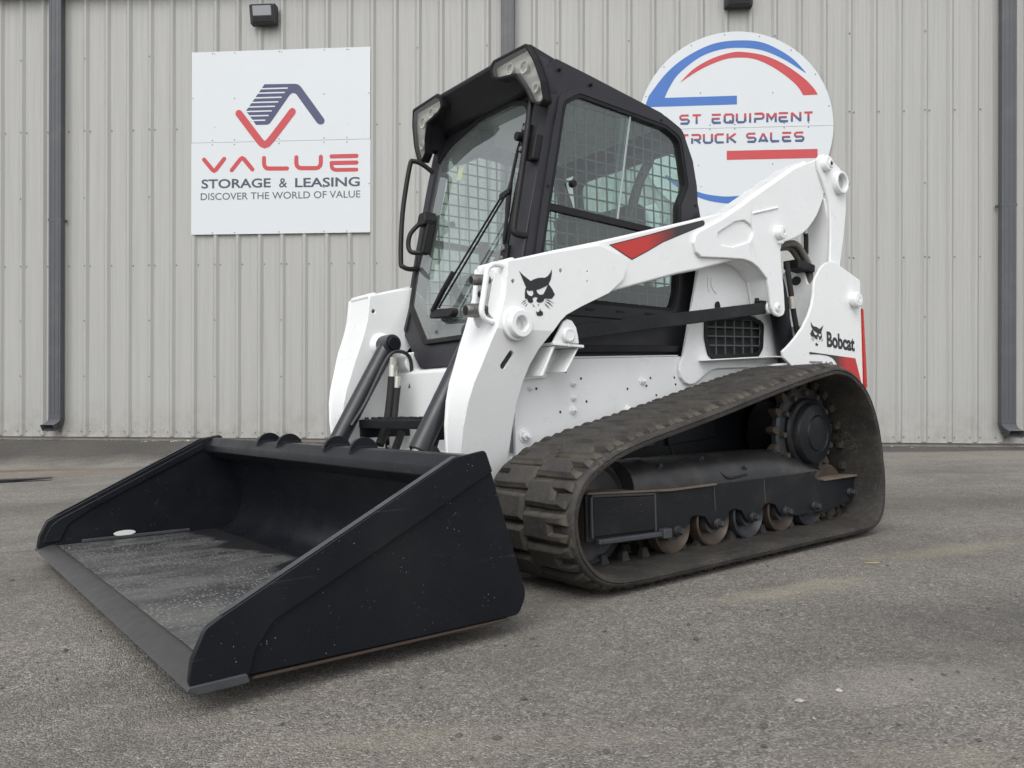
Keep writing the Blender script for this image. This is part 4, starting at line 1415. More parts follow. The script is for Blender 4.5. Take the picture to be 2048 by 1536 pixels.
    g = MB(); g.prism(fillet([(.085, 1.03), (.085, 1.085, .02), (.055, 1.095, .02), (.045, 1.06, .01), (-.02, 1.05, .02), (-.03, 1.03)]), a, c_)
    g.build('latch', 'black_plastic', ep, bevel=.003)
    a, c_ = sy(s, .498, .501)
    g = MB()
    g.tube([(.128, s * .4995, 1.20), (.131, s * .4995, 1.165), (.126, s * .4995, 1.13)], .004, 6)
    g.tube([(.105, s * .4995, 1.20), (.107, s * .4995, 1.165), (.09, s * .4995, 1.14), (.07, s * .4995, 1.13)], .004, 6)
    g.build('stamped_mark', 'white_paint', ep)
    # ---- lift cylinder beside the panel
    a = s * .555
    lc = MB().cyl((-.262, s * .555, 1.40), (-.335, s * .555, 1.10), .026).build('lift_cylinder', 'zinc', ldr)
    MB().cyl((-.315, s * .555, 1.20), (-.415, s * .555, .80), .046, None, 28).build('cylinder_barrel', 'black_paint', lc, bevel=.004)
    MB().tube([(-.36, s * .60, 1.30), (-.375, s * .607, 1.16), (-.40, s * .605, 1.05), (-.44, s * .60, .93)], .013, 10, 5).build('cylinder_hose', 'hose_rubber', lc)
    MB().cyl((-.380, s * .607, 1.13), (-.388, s * .607, 1.07), .017).build('hose_fitting', 'zinc', lc)

# ---- body behind the cab
MB().prism([(.20, .40), (.20, .80), (-.25, .80), (-.92, .80), (-.92, .40)], -.46, .46).build('engine_bay', 'dark_interior', ldr)
MB().prism([(.05, .81), (.05, 1.16), (-.18, 1.20), (-.90, 1.14), (-.90, .81)], -.34, .34).build('engine_hood', 'dark_interior', ldr, bevel=.03)
tg = MB().prism(fillet([(-.96, .45), (-.96, 1.20, .03), (-1.03, 1.18, .03), (-1.05, .47, .02)]), -.57, .57).build('tailgate', 'white_paint', ldr, bevel=.01)
# web between the upright plates with an oval hole, and the pipes seen through the gap behind the arm
for s in (1, -1):
    ov = [(s * (.515 + .030 * math.cos(t)), 1.240 + .026 * math.sin(t)) for t in [2 * math.pi * k / 20 for k in range(20)]]
    g = MB()
    g.prism([(s * u, v) for u, v in fillet([(.447, 1.0), (.640, 1.0), (.640, 1.275), (.60, 1.255, .02), (.56, 1.20, .03), (.535, 1.285, .02), (.447, 1.30)])], -.628, -.612, YZ, [])
    g.build('upright_web', 'white_paint', ldr, bevel=.004)
    MB().prism([(s * .492 + .028 * math.cos(t), 1.240 + .024 * math.sin(t)) for t in [2 * math.pi * k / 20 for k in range(20)]], -.6118, -.6105, YZ).build('web_hole', 'dark_interior', ldr)
    for dy, dz in ((.0, 0), (-.032, -.014)):
        MB().tube([(-.36, s * (.545 + dy), 1.385 + dz), (-.44, s * (.545 + dy), 1.405 + dz), (-.53, s * (.545 + dy), 1.415 + dz), (-.60, s * (.545 + dy), 1.370 + dz), (-.650, s * (.545 + dy), 1.305 + dz), (-.655, s * (.545 + dy), 1.22 + dz)], .017, 12, 5).build('hydraulic_pipe', 'dusty_pipe', ldr)
    a, c_ = sy(s, .49, .575)
    MB().prism(fillet([(-.50, 1.29, .01), (-.655, 1.275, .01), (-.66, 1.315, .01), (-.50, 1.335, .01)]), a, c_).build('pipe_clamp', 'black_plastic', ldr, bevel=.003)
    MB().tube([(-.645, s * .53, 1.56), (-.655, s * .53, 1.47), (-.652, s * .53, 1.38)], .012, 10, 4).build('hydraulic_hose', 'hose_rubber', ldr)
    MB().cyl((-.642, s * .53, 1.535), (-.650, s * .53, 1.485), .015).build('hose_fitting', 'zinc', ldr)
    MB().tube([(-.40, s * .50, 1.42), (-.42, s * .50, 1.30), (-.47, s * .51, 1.18), (-.50, s * .51, 1.0)], .012, 10, 4).build('hydraulic_hose', 'hose_rubber', ldr)

# ---- front frame between the arms
MB().prism([(1.275, .26), (1.275, .785), (1.235, .806), (.9, .812), (.9, .26)], -.4055, .4055).build('front_frame', 'white_paint', ldr, bevel=.012, seg=3)
MB().prism([(1.24, .28), (1.30, .30), (1.305, .43), (1.24, .45)], -.46, .46).build('front_cross_tube', 'white_paint', ldr, bevel=.01)
for s in (1, -1):
    g = MB(); g.cyl((1.24, s * .29, .83), (1.24, s * .38, .83), .05)
    g.build('cab_mount', 'white_paint', ldr, bevel=.006)
# belly and final drive mass behind the tracks
MB().box(-.85, 1.15, -.455, .455, .26, .40).build('belly_pan', 'frame_paint', ldr, bevel=.02)

# step
g = MB()
stp = MB().prism(fillet([(-.30, .545, .006), (.20, .545, .006), (.20, .580, .006), (-.30, .580, .006)]), 1.515, 1.523, YZ).build('step', 'black_paint', ldr, bevel=.002)
for k in range(6):
    y0 = -.29 + k * .082
    MB().prism([(1.36, y0), (1.515, y0), (1.515, y0 + .045), (1.36, y0 + .045)], .575, .581, XY).build('step_tread', 'black_paint', stp, bevel=.002)
MB().prism([(1.36, -.30), (1.385, -.30), (1.385, .20), (1.36, .20)], .5745, .5755, XY).build('step_bar', 'black_paint', stp)
MB().prism([(1.495, -.30), (1.515, -.30), (1.515, .20), (1.495, .20)], .5745, .5755, XY).build('step_bar', 'black_paint', stp)
g = MB()
for k in range(6):
    for q in range(5):
        g.cyl((1.375 + q * .031, -.268 + k * .082, .580), (1.375 + q * .031, -.268 + k * .082, .590), .008, .006, 8)
        g.cyl((1.375 + q * .031, -.250 + k * .082 - .03, .580), (1.375 + q * .031, -.250 + k * .082 - .03, .590), .006, .005, 8)
g.build('tread_studs', 'black_paint', stp, kind='stuff')
for yy in (-.295, .195):
    MB().box(1.27, 1.52, yy - .006, yy + .006, .50, .574).build('step_bracket', 'black_paint', stp, bevel=.002)

# tilt cylinders
for s in (1, -1):
    y = s * .34
    p0, p1 = Vector((1.347, y, .915)), Vector((1.68, y, .366))
    d_ = (p1 - p0).normalized()
    tc = MB().cyl(p0 + d_ * .01, p0 + d_ * .52, .039, None, 32).build('tilt_cylinder', 'cylinder_paint', ldr, bevel=.006)
    MB().cyl(p0 + d_ * .50, p1, .024).build('cylinder_rod', 'zinc', tc)
    a, c_ = sy(s, .297, .383)
    MB().cyl((p0.x, a, p0.z), (p0.x, c_, p0.z), .043, None, 28).build('cylinder_eye', 'cylinder_paint', tc, bevel=.006)
    a, c_ = sy(s, .283, .30)
    MB().cyl((p0.x, a, p0.z), (p0.x, c_, p0.z), .030, None, 28).build('cylinder_pin', 'black_paint', tc, bevel=.004)
    a, c_ = sy(s, .383, .475)
    MB().cyl((p0.x, s * .383, p0.z), (p0.x, s * .412, p0.z), .043, .060, 28).build('pin_boss', 'white_paint', tc, bevel=.006)
    off = Vector((-.045, -s * .02, -.01))
    pa = [p0 + Vector((.02, -s * .050, -.075)), p0 + Vector((.00, -s * .052, -.045)), p0 + Vector((-.045, -s * .05, -.055)), p0 + Vector((-.02, -s * .048, -.13)), p0 + d_ * .22 + off, p0 + d_ * .40 + off]
    MB().tube([p0 + d_ * .42 + Vector((.0, -s * .052, 0)), p0 + d_ * .3 + Vector((-.01, -s * .052, 0)), p0 + d_ * .08 + Vector((-.0, -s * .052, -.005)), p0 + Vector((-.015, -s * .055, -.035)), p0 + Vector((-.075, -s * .055, -.06)), p0 + Vector((-.085, -s * .055, -.15)), p0 + Vector((-.075, -s * .055, -.20))], .0085, 10, 6).build('cylinder_tube', 'cylinder_paint', tc)
    if s < 0:
        hb = Vector((1.372, -.25, .850))
        MB().cyl(hb + Vector((0, 0, 0)), hb + Vector((.004, 0, -.035)), .016, None, 6).build('hose_fitting', 'zinc', tc)
        MB().cyl(hb + Vector((.004, 0, -.035)), hb + Vector((.008, 0, -.085)), .020, .021, 20).build('hose_ferrule', 'zinc', tc)
        MB().tube([hb + Vector((.008, 0, -.08)), hb + Vector((.02, 0, -.18)), hb + Vector((.04, 0, -.29)), hb + Vector((.09, .02, -.38))], .020, 12, 6).build('hydraulic_hose', 'hose_rubber', tc)
        h2 = Vector((1.372, -.22, .765))
        MB().cyl(h2, h2 + Vector((.004, 0, -.05)), .014, None, 12).build('hose_fitting', 'zinc', tc)
        MB().tube([h2 + Vector((.0, 0, -.04)), h2 + Vector((.012, 0, -.12)), h2 + Vector((.03, .01, -.22))], .014, 12, 6).build('hydraulic_hose', 'hose_rubber', tc)
# quick coupler between arms and bucket
MB().prism(fillet([(-.46, .10, .02), (.46, .10, .02), (.46, .36, .02), (.42, .40, .03), (.30, .36, .03), (-.30, .36, .03), (-.42, .40, .03), (-.46, .36, .02)]), 1.66, 1.715, YZ).build('quick_coupler', 'black_paint', ldr, bevel=.006)
for s in (1, -1):
    a, c_ = sy(s, .36, .405)
    MB().prism(fillet([(1.665, .12), (1.665, .36), (1.56, .33, .03), (1.46, .28, .04), (1.46, .20, .04), (1.56, .14, .03)]), a, c_).build('coupler_lug', 'black_paint', ldr, bevel=.004)
    MB().cyl((1.49, s * .35, .245), (1.49, s * .535, .245), .03).build('coupler_pin', 'zinc', ldr, bevel=.003)
for y in (-.15, .0, .13):
    MB().tube([(1.40, y, .52), (1.47, y + .05, .44), (1.56, y + .1, .40), (1.64, y + .1, .30)], .017, 12, 5).build('hydraulic_hose', 'hose_rubber', ldr)
MB().cyl((1.46, .18, .455), (1.42, .10, .47), .02, None, 6).build('hose_fitting', 'zinc', ldr)
MB().tube([(1.43, .12, .467), (1.46, .2, .455), (1.5, .28, .44)], .022, 12, 4).build('hydraulic_hose', 'hose_rubber', ldr)

# ---- cab
CW = .44
side_out = fillet([(1.06, .815, .02), (1.228, .985, .03), (1.185, 1.130), (1.130, 1.40), (1.071, 1.66), (1.012, 1.90, .03), (1.03, 1.99), (.985, 2.034, .01), (.80, 2.010), (.34, 1.943, .10), (.209, 1.867, .06), (.143, 1.714), (.09, 1.508), (.055, 1.30), (.055, .83)], 5)
win_hole = fillet([(.862, 1.900, .06), (.945, 1.853, .06), (.965, 1.745), (1.038, 1.425), (1.092, 1.18), (1.10, 1.06, .06), (.32, 1.050, .05), (.29, 1.13), (.255, 1.45, .06), (.252, 1.535, .05), (.196, 1.63, .05), (.237, 1.842, .06), (.33, 1.875, .08)], 5)
win_edge = fillet([(.866, 1.916, .06), (.960, 1.862, .06), (.982, 1.745), (1.055, 1.425), (1.108, 1.18), (1.116, 1.045, .06), (.31, 1.036, .05), (.276, 1.13), (.240, 1.45, .06), (.236, 1.530, .05), (.179, 1.63, .05), (.222, 1.853, .06), (.33, 1.890, .08)], 5)
cab = None
for s in (1, -1):
    a, c_ = sy(s, CW - .05, CW - .006)
    o = MB().prism(side_out, a, c_, XZ, [win_edge]).build('cab' if cab is None else 'side_frame', 'charcoal_paint', ldr if cab is None else cab, bevel=.010, seg=3)
    if cab is None:
        cab = o
    # raised window surround
    ws = fillet([(.852, 1.950, .06), (.975, 1.885, .06), (1.012, 1.745), (1.085, 1.42), (1.13, 1.20), (1.14, .99, .06), (.29, .985, .05), (.25, 1.13), (.195, 1.46, .05), (.115, 1.52, .03), (.12, 1.64), (.145, 1.755), (.215, 1.890, .06), (.33, 1.930, .08)], 5)
    a, c_ = sy(s, CW - .006, CW + .004)
    MB().prism(ws, a, c_, XZ, [win_edge]).build('window_surround', 'charcoal_paint', cab, bevel=.005, seg=3)
    a, c_ = sy(s, CW - .030, CW + .001)
    win = MB().prism(win_edge, a, c_, XZ, [win_hole]).build('side_window', 'black_plastic', cab)
    # panes: front slider, rear pane, lower pane
    def pane(poly, y, nm='pane'):
        a, c_ = sy(s, y - .005, y)
        return MB().prism(poly, a, c_).build(nm, 'side_glass', win)
    pane([(.862, 1.898), (.93, 1.860), (.962, 1.745), (1.033, 1.432), (.650, 1.416), (.557, 1.884)], CW - .008)
    pane([(.60, 1.885), (.34, 1.874), (.24, 1.840), (.198, 1.63), (.254, 1.535), (.262, 1.40), (.68, 1.418)], CW - .018)
    pane([(1.036, 1.405), (1.092, 1.18), (1.098, 1.065), (.32, 1.055), (.29, 1.13), (.262, 1.375)], CW - .014)
    a, c_ = sy(s, CW - .022, CW - .002)
    MB().prism([(1.038, 1.437), (1.044, 1.408), (.26, 1.372), (.26, 1.402)], a, c_).build('window_rail', 'black_plastic', win, bevel=.002)
    a, c_ = sy(s, CW - .007, CW - .003)
    MB().prism([(.561, 1.882), (.553, 1.882), (.648, 1.420), (.656, 1.420)], a, c_).build('pane_edge', 'pane_edge_glass' if 'pane_edge_glass' in MATS else 'bore_grey', win)
    g = MB(); g.cyl((.918, s * (CW - .007), 1.530), (.918, s * (CW + .016), 1.530), .016, .014, 20)
    g.build('window_knob', 'black_plastic', win, bevel=.003)
    # wire screen inside the side window
    g = MB()
    yb = s * (CW - .046)
    def inside_spans(poly, horiz, val):
        xs = []
        n_ = len(poly)
        for i_ in range(n_):
            (x0, z0), (x1, z1) = poly[i_], poly[(i_ + 1) % n_]
            a0, a1, b0, b1 = (z0, z1, x0, x1) if horiz else (x0, x1, z0, z1)
            if (a0 - val) * (a1 - val) < 0:
                xs.append(b0 + (b1 - b0) * (val - a0) / (a1 - a0))
        xs.sort()
        return list(zip(xs[::2], xs[1::2]))
    P_ = .060
    x = .19
    while x < 1.12:
        for (q0, q1) in inside_spans(win_edge, False, x):
            g.box(x - .0032, x + .0032, *sorted((yb, yb - s * .004)), q0, q1)
        x += P_
    z = 1.06
    while z < 1.92:
        for (q0, q1) in inside_spans(win_edge, True, z):
            g.box(q0, q1, *sorted((yb - s * .0042, yb - s * .0082)), z - .0032, z + .0032)
        z += P_ * .92
    g.build('wire_screen', 'wire_paint', win, kind='stuff')
    for (x, z) in ((.795, 1.968), (.36, 1.905), (1.052, 1.50), (.135, 1.545), (.97, 1.99)):
        g = MB(); g.cyl((x, s * (CW - .007), z), (x, s * (CW + .008), z), .007, .006, 10)
        g.build('panel_screw', 'black_plastic', cab)
    g = MB()
    for x in (.84, .66, .48):
        g.box(x - .025, x + .025, *sorted((s * (CW - .008), s * (CW + .0055))), 1.012, 1.022)
    g.build('vent_slots', 'black_plastic', cab, kind='stuff')
    a, c_ = sy(s, CW - .002, CW + .03)
    MB().prism([(1.15, .83), (1.15, .86), (.30, .88), (.30, .85)], a, c_).build('side_rail', 'black_paint', cab, bevel=.004)

# roof
roof_p = [(1.00, 2.036), (.80, 2.016), (.34, 1.952), (.25, 1.918), (.20, 1.86), (.215, 1.85), (.27, 1.895), (.34, 1.925), (.80, 1.988), (1.00, 2.008)]
MB().prism(roof_p, -CW + .052, CW - .052).build('roof', 'charcoal_paint', cab, bevel=.003)
for s in (1, -1):
    a, c_ = sy(s, CW - .06, CW - .02)
    MB().prism([(.985, 2.040), (.80, 2.017), (.34, 1.950), (.34, 1.940), (.80, 2.004), (.985, 2.026)], a, c_).build('roof_edge', 'charcoal_paint', cab, bevel=.008, seg=3)
MB().prism([(.9, 1.98), (.3, 1.905), (.3, 1.895), (.9, 1.965)], -.36, .36).build('headliner', 'headliner_cloth', cab)
# visor over the door with work light pods
vis = MB().prism(fillet([(.972, 2.043, .006), (1.10, 2.070, .008), (1.128, 2.062, .010), (1.122, 2.045, .006), (1.018, 1.955, .02), (.975, 1.94)], 4), -.415, .415).build('visor', 'charcoal_paint', cab, bevel=.004)
for s in (1, -1):
    sh = [(.430, 2.058), (.215, 2.066), (.185, 2.045), (.188, 2.000), (.225, 1.982), (.330, 1.962), (.375, 1.900), (.395, 1.845), (.440, 1.815), (.478, 1.825), (.482, 1.90), (.462, 1.99)]
    ln = [(.424, 2.044), (.226, 2.051), (.203, 2.034), (.206, 2.004), (.236, 1.992), (.342, 1.974), (.385, 1.903), (.404, 1.850), (.442, 1.826), (.468, 1.836), (.471, 1.90), (.453, 1.983)]
    mpd = lambda u, v, w, s=s: (w - max(0, 2.05 - v) * .22, s * u, v)
    shp, lnp = fillet([(p[0], p[1], .012) for p in sh], 4), fillet([(p[0], p[1], .012) for p in ln], 4)
    pod = MB().prism(shp, 1.108, 1.140, mpd, [lnp]).build('work_light', 'black_plastic', cab, bevel=.004)
    MB().prism(shp, 1.098, 1.1082, mpd).build('light_back', 'black_plastic', pod)
    mt_ = [(.415, 2.035), (.24, 2.04), (.235, 2.01), (.34, 1.99), (.39, 1.92), (.395, 1.87), (.425, 1.86), (.44, 1.90), (.435, 1.98)]
    MB().prism(mt_, 1.02, 1.099, mpd).build('light_mount', 'charcoal_paint', pod)
    MB().prism(lnp, 1.1085, 1.118, mpd).build('reflector', 'reflector', pod, bevel=.004)
    MB().prism(lnp, 1.133, 1.138, mpd).build('lens', 'lens_glass', pod)
    for (u, v, r) in ((.30, 2.005, .024), (.385, 1.985, .026), (.43, 1.89, .018)):
        g = MB()
        c0 = mpd(u, v, 1.117); c1 = mpd(u, v, 1.130)
        g.pipe(c0, c1, r, r * .8, 18)
        g.build('bulb_ring', 'reflector', pod)

# front face: tilted plane
FR = lambda z: 1.195 - .25 * (z - 1.12)
FM = lambda u, v, w: (FR(v) + w, u, v)
front_out = fillet([(-.432, 1.90, .02), (-.432, .985, .03), (-.21, .800, .05), (.21, .800, .05), (.432, .985, .03), (.432, 1.90, .02), (.25, 2.0, .03), (-.25, 2.0, .03)], 4)
gl_edge = fillet([(-.428, 1.80, .06), (-.325, 1.888, .12), (-.09, 1.955, .12), (.13, 1.958, .10), (.262, 1.915, .08), (.318, 1.83, .06), (.308, 1.50), (.305, 1.10, .08), (.20, .905, .05), (-.20, .905, .05), (-.395, 1.09, .06), (-.428, 1.40)], 6)
gl_in = fillet([(-.408, 1.79, .06), (-.31, 1.870, .12), (-.09, 1.934, .12), (.125, 1.936, .10), (.248, 1.897, .08), (.297, 1.82, .06), (.288, 1.50), (.285, 1.11, .08), (.19, .928, .05), (-.19, .928, .05), (-.376, 1.105, .06), (-.408, 1.40)], 6)
MB().prism(front_out, -.045, -.012, FM, [gl_edge]).build('front_frame_panel', 'charcoal_paint', cab, bevel=.006)
door = MB().prism(gl_edge, -.020, .004, FM, [gl_in]).build('door', 'black_plastic', cab, bevel=.004)
MB().prism(fillet([(p[0], p[1]) for p in gl_edge]), -.012, -.006, FM).build('door_glass', 'door_glass', door)
# near post with hinges and grab bar
MB().prism([(.318, 1.88), (.36, 1.90), (.425, 1.86), (.43, 1.10), (.325, 1.10)], -.012, .010, FM).build('door_post', 'charcoal_paint', cab, bevel=.005)
for (v0, v1) in ((1.78, 1.66), (1.27, 1.20)):
    h_ = MB().prism(fillet([(.30, v0, .01), (.345, v0, .01), (.352, v1, .01), (.305, v1, .01)]), .005, .028, FM).build('door_hinge', 'black_plastic', cab, bevel=.004)
    for vv in (v0 - .015, v1 + .015):
        g = MB(); g.cyl(FM(.322, vv, .028), FM(.322, vv, .037), .012, .010, 16)
        g.build('hinge_bolt', 'steel_fitting', h_, bevel=.002)
g = MB(); g.cyl(FM(.315, 1.728, .02), FM(.31, 1.728, .06), .020, .018, 18)
g.build('door_stop', 'black_plastic', cab, bevel=.003)
MB().prism(fillet([(.36, 1.70, .01), (.43, 1.71, .01), (.43, 1.60, .01), (.37, 1.61, .01)]), .008, .045, FM).build('door_strut_bracket', 'black_plastic', cab, bevel=.005)
g = MB()
g.tube(catmull([FM(.405, 1.868, .0), FM(.385, 1.872, .04), FM(.375, 1.85, .06), FM(.385, 1.71, .06), FM(.398, 1.50, .06), FM(.408, 1.33, .06), FM(.415, 1.298, .05), FM(.425, 1.292, .0)], False, 4), .0125, 12)
g.build('grab_bar', 'black_plastic', cab)
g = MB()
yo = -.47
g.tube(catmull([FM(-.415, 1.765, .01), FM(-.435, 1.80, .06), FM(-.455, 1.815, .10), FM(-.462, 1.79, .115), FM(-.455, 1.55, .105), FM(-.415, 1.32, .085), FM(-.395, 1.285, .075), FM(-.385, 1.275, .04), FM(-.385, 1.285, .0)], False, 5), .0115, 12)
g.build('grab_bar', 'black_plastic', cab)
# door latch handle
hd = MB().prism(fillet([(-.372, 1.54, .015), (-.315, 1.54, .015), (-.30, 1.50, .015), (-.305, 1.475, .01), (-.372, 1.475, .01)]), .0, .065, FM).build('door_handle', 'black_plastic', door, bevel=.008, seg=3)
MB().prism(fillet([(-.335, 1.48), (-.300, 1.48), (-.300, 1.335, .015), (-.335, 1.335, .015)]), .0, .045, FM).build('handle_plate', 'black_plastic', door, bevel=.006)
g = MB()
g.tube(catmull([FM(-.36, 1.49, .055), FM(-.372, 1.44, .085), FM(-.372, 1.385, .085), FM(-.355, 1.35, .07), FM(-.32, 1.345, .03)], False, 5), .011, 10)
g.build('handle_grip', 'black_plastic', door)
# wiper
g = MB(); g.prism(fillet([(-.125, 1.055, .01), (.045, 1.045, .02), (.045, 1.005, .02), (-.125, 1.015, .01)]), .004, .045, FM)
wp = g.build('wiper_motor', 'black_plastic', door, bevel=.008)
g = MB(); g.tube([FM(-.112, 1.045, .04), FM(-.05, 1.13, .045), FM(.0, 1.205, .04)], .012, 8)
g.build('wiper_arm_base', 'black_plastic', wp)
g = MB(); g.tube([FM(-.105, 1.05, .045), FM(.245, 1.483, .035)], .0045, 8)
g.build('wiper_arm', 'black_plastic', wp)
g = MB(); g.tube([FM(-.058, 1.055, .045), FM(.275, 1.485, .035)], .0045, 8)
g.build('wiper_arm', 'black_plastic', wp)
g = MB(); g.tube([FM(.286, 1.80, .014), FM(.284, 1.68, .02), FM(.284, 1.51, .024), FM(.29, 1.40, .018), FM(.293, 1.28, .012)], [.004, .007, .011, .008, .004], 8, 4)
g.build('wiper_blade', 'black_plastic', wp)
g = MB(); g.prism(fillet([(.235, 1.50, .005), (.30, 1.515, .005), (.30, 1.49, .005), (.24, 1.475, .005)]), .022, .04, FM)
g.build('wiper_link', 'black_plastic', wp, bevel=.003)
MB().prism([(-.215, 1.735), (-.175, 1.735), (-.175, 1.675), (-.215, 1.675)], -.016, -.014, FM).build('inspection_tag', 'yellow_tag', door)
# gas strut across the glass inside
g = MB(); g.tube([FM(.25, 1.34, -.05), FM(.0, 1.04, -.06)], .009, 8)
g.build('gas_strut', 'black_plastic', door)
g = MB(); g.tube([FM(.27, 1.27, -.05), FM(.07, 1.02, -.06)], .009, 8)
g.build('gas_strut', 'black_plastic', door)

# rear of the cab with its wire screen, interior
rear_out = [(-.388, .83), (.388, .83), (.388, 1.86), (.36, 1.895), (-.36, 1.895), (-.388, 1.86)]
rear_in = fillet([(-.34, 1.20, .06), (.34, 1.20, .06), (.34, 1.83, .06), (-.34, 1.83, .06)])
RM = lambda u, v, w: (.085 + .10 * (v - 1.3) + w, u, v)
MB().prism(rear_out, -.02, .01, RM, [rear_in]).build('rear_frame', 'charcoal_paint', cab, bevel=.004)
MB().prism(fillet([(-.36, 1.18, .06), (.36, 1.18, .06), (.36, 1.85, .06), (-.36, 1.85, .06)]), -.012, -.007, RM).build('rear_glass', 'side_glass', cab)
MB().prism([(.06, .83), (1.06, .83), (1.06, .845), (.06, .845)], -.38, .38).build('cab_floor', 'dark_interior', cab)
MB().prism(fillet([(.30, .86, .02), (.62, .86, .02), (.72, .95, .05), (.70, 1.10, .04), (.32, 1.07, .03)]), -.22, .22).build('seat_base', 'seat_vinyl', cab, bevel=.03, seg=3)
MB().prism(fillet([(.30, 1.06, .03), (.42, 1.08, .04), (.30, 1.60, .05), (.20, 1.58, .04)]), -.21, .21).build('seat_back', 'seat_vinyl', cab, bevel=.035, seg=3)
for s in (1, -1):
    MB().prism(fillet([(.20, .85), (.20, 1.15, .04), (.80, 1.17, .05), (.98, .95, .05), (.98, .85)]), *sy(s, .335, .375)).build('dark_side_panel', 'dark_interior', cab, bevel=.01)  # dark panel added inside so the lower window reads dark
    MB().prism(fillet([(.40, 1.22, .02), (.75, 1.22, .03), (.76, 1.28, .03), (.40, 1.28, .02)]), *sy(s, .25, .32)).build('armrest', 'seat_vinyl', cab, bevel=.012)
    jb = MB().cyl((.80, s * .29, 1.18), (.83, s * .29, 1.32), .014, .012, 12).build('joystick', 'black_plastic', cab)
    MB().cyl((.83, s * .29, 1.31), (.85, s * .28, 1.42), .024, .028, 16).build('joystick_grip', 'black_plastic', jb, bevel=.008)
    MB().tube([(.60, s * .34, .90), (.90, s * .36, 1.12), (.98, s * .36, 1.22)], .02, 10, 4).build('control_tower', 'black_plastic', cab)
MB().box(.95, 1.12, -.36, -.24, .86, 1.02).build('foot_pedal', 'black_plastic', cab, bevel=.02)
MB().box(.95, 1.12, .1, .22, .86, .98).build('foot_pedal', 'black_plastic', cab, bevel=.02)
MB().prism(fillet([(.88, 1.93, .02), (.98, 1.90, .02), (.95, 1.80, .02), (.88, 1.82, .02)]), *(-.38, -.12)).build('display_panel', 'dark_interior', cab, bevel=.01)
MB().tube([(.35, .36, 1.75), (.45, .37, 1.6), (.50, .36, 1.45), (.48, .3, 1.36)], .022, 10, 5).build('seat_bar', 'seat_vinyl', cab)

# ---- undercarriage
TY0, TY1 = .54, .99
belt_path = [(-.036, .752), (.275, .694), (.680, .605), (.916, .556), (1.129, .512), (1.266, .474), (1.370, .425), (1.425, .378), (1.457, .320), (1.468, .258), (1.457, .184), (1.425, .124), (1.373, .073), (1.310, .043), (1.22, .028), (1.0, .024), (.5, .024), (0, .024), (-.298, .024), (-.390, .034), (-.452, .066), (-.484, .120), (-.497, .205), (-.494, .302), (-.458, .492), (-.375, .643), (-.253, .729), (-.14, .757)]
BP = [Vector((p[0], p[1])) for p in catmull(belt_path, True, 12)]
# even spacing
cum = [0]
for i in range(len(BP)):
    cum.append(cum[-1] + (BP[(i + 1) % len(BP)] - BP[i]).length)
TOT = cum[-1]


def belt_at(s_):
    s_ %= TOT
    i = bisect.bisect_right(cum, s_) - 1
    t = (s_ - cum[i]) / (cum[i + 1] - cum[i])
    a_, b2 = BP[i], BP[(i + 1) % len(BP)]
    p = a_.lerp(b2, t)
    e = .012
    return p


def belt_frame(s_):
    p = belt_at(s_)
    d_ = (belt_at(s_ + .01) - belt_at(s_ - .01)).normalized()
    # path runs forward over the top, so outward normal is to its left
    n_ = Vector((-d_.y, d_.x))
    return p, d_, n_


NLUG = round(TOT / .105)
LP_ = TOT / NLUG


def lug_mesh(flip):
    """u along the belt, v across from the centre line, w outward."""
    base = [(-.047, .002), (.043, .002), (.044, .085), (.046, .150), (.043, .200), (.014, .210), (.013, .140), (-.012, .138), (-.014, .211), (-.050, .204), (-.048, .10)]
    top = [(-.036, .012), (.032, .012), (.033, .085), (.035, .147), (.032, .176), (.021, .180), (.020, .130), (-.020, .127), (-.022, .184), (-.040, .178), (-.037, .10)]
    k = -1 if flip else 1
    g = MB()
    g.loft([[(u, k * v, -.012) for u, v in base], [(u, k * v, .004) for u, v in base], [(u, k * v, .020) for u, v in top]])
    return g


def guide_mesh(y):
    g = MB()
    for i in range(NLUG):
        p, d_, n_ = belt_frame(i * LP_)
        for off in (-.045, .045):
            def q(u, v, w):
                return (p.x + d_.x * u - n_.x * w, y + off + v, p.y + d_.y * u - n_.y * w)
            a_ = [q(-.022, -.016, .03), q(.022, -.016, .03), q(.022, .016, .03), q(-.022, .016, .03)]
            b2 = [q(-.012, -.008, .075), q(.012, -.008, .075), q(.012, .008, .075), q(-.012, .008, .075)]
            g.loft([a_, b2])
    return g


def belt_mesh(y0, y1):
    rings = []
    n = 180
    th = .036
    for i in range(n):
        p, d_, n_ = belt_frame(i * TOT / n)
        sec = [(y0, .006), (y0 + .006, .0), (y0 + .03, -.001), ((y0 + y1) / 2, .0015), (y1 - .03, -.001), (y1 - .006, .0), (y1, .006), (y1 + .002, .011), (y1 - .003, .0135), (y1 + .002, .016), (y1, .028), (y1 - .008, th - .004), (y1 - .05, th), (y1 - .13, th + .006), ((y0 + y1) / 2, th + .008), (y0 + .13, th + .006), (y0 + .05, th), (y0 + .008, th - .004), (y0, .028)]
        rings.append([(p.x - n_.x * w, y, p.y - n_.y * w) for y, w in sec])
    return MB().loft(rings, closed=True)


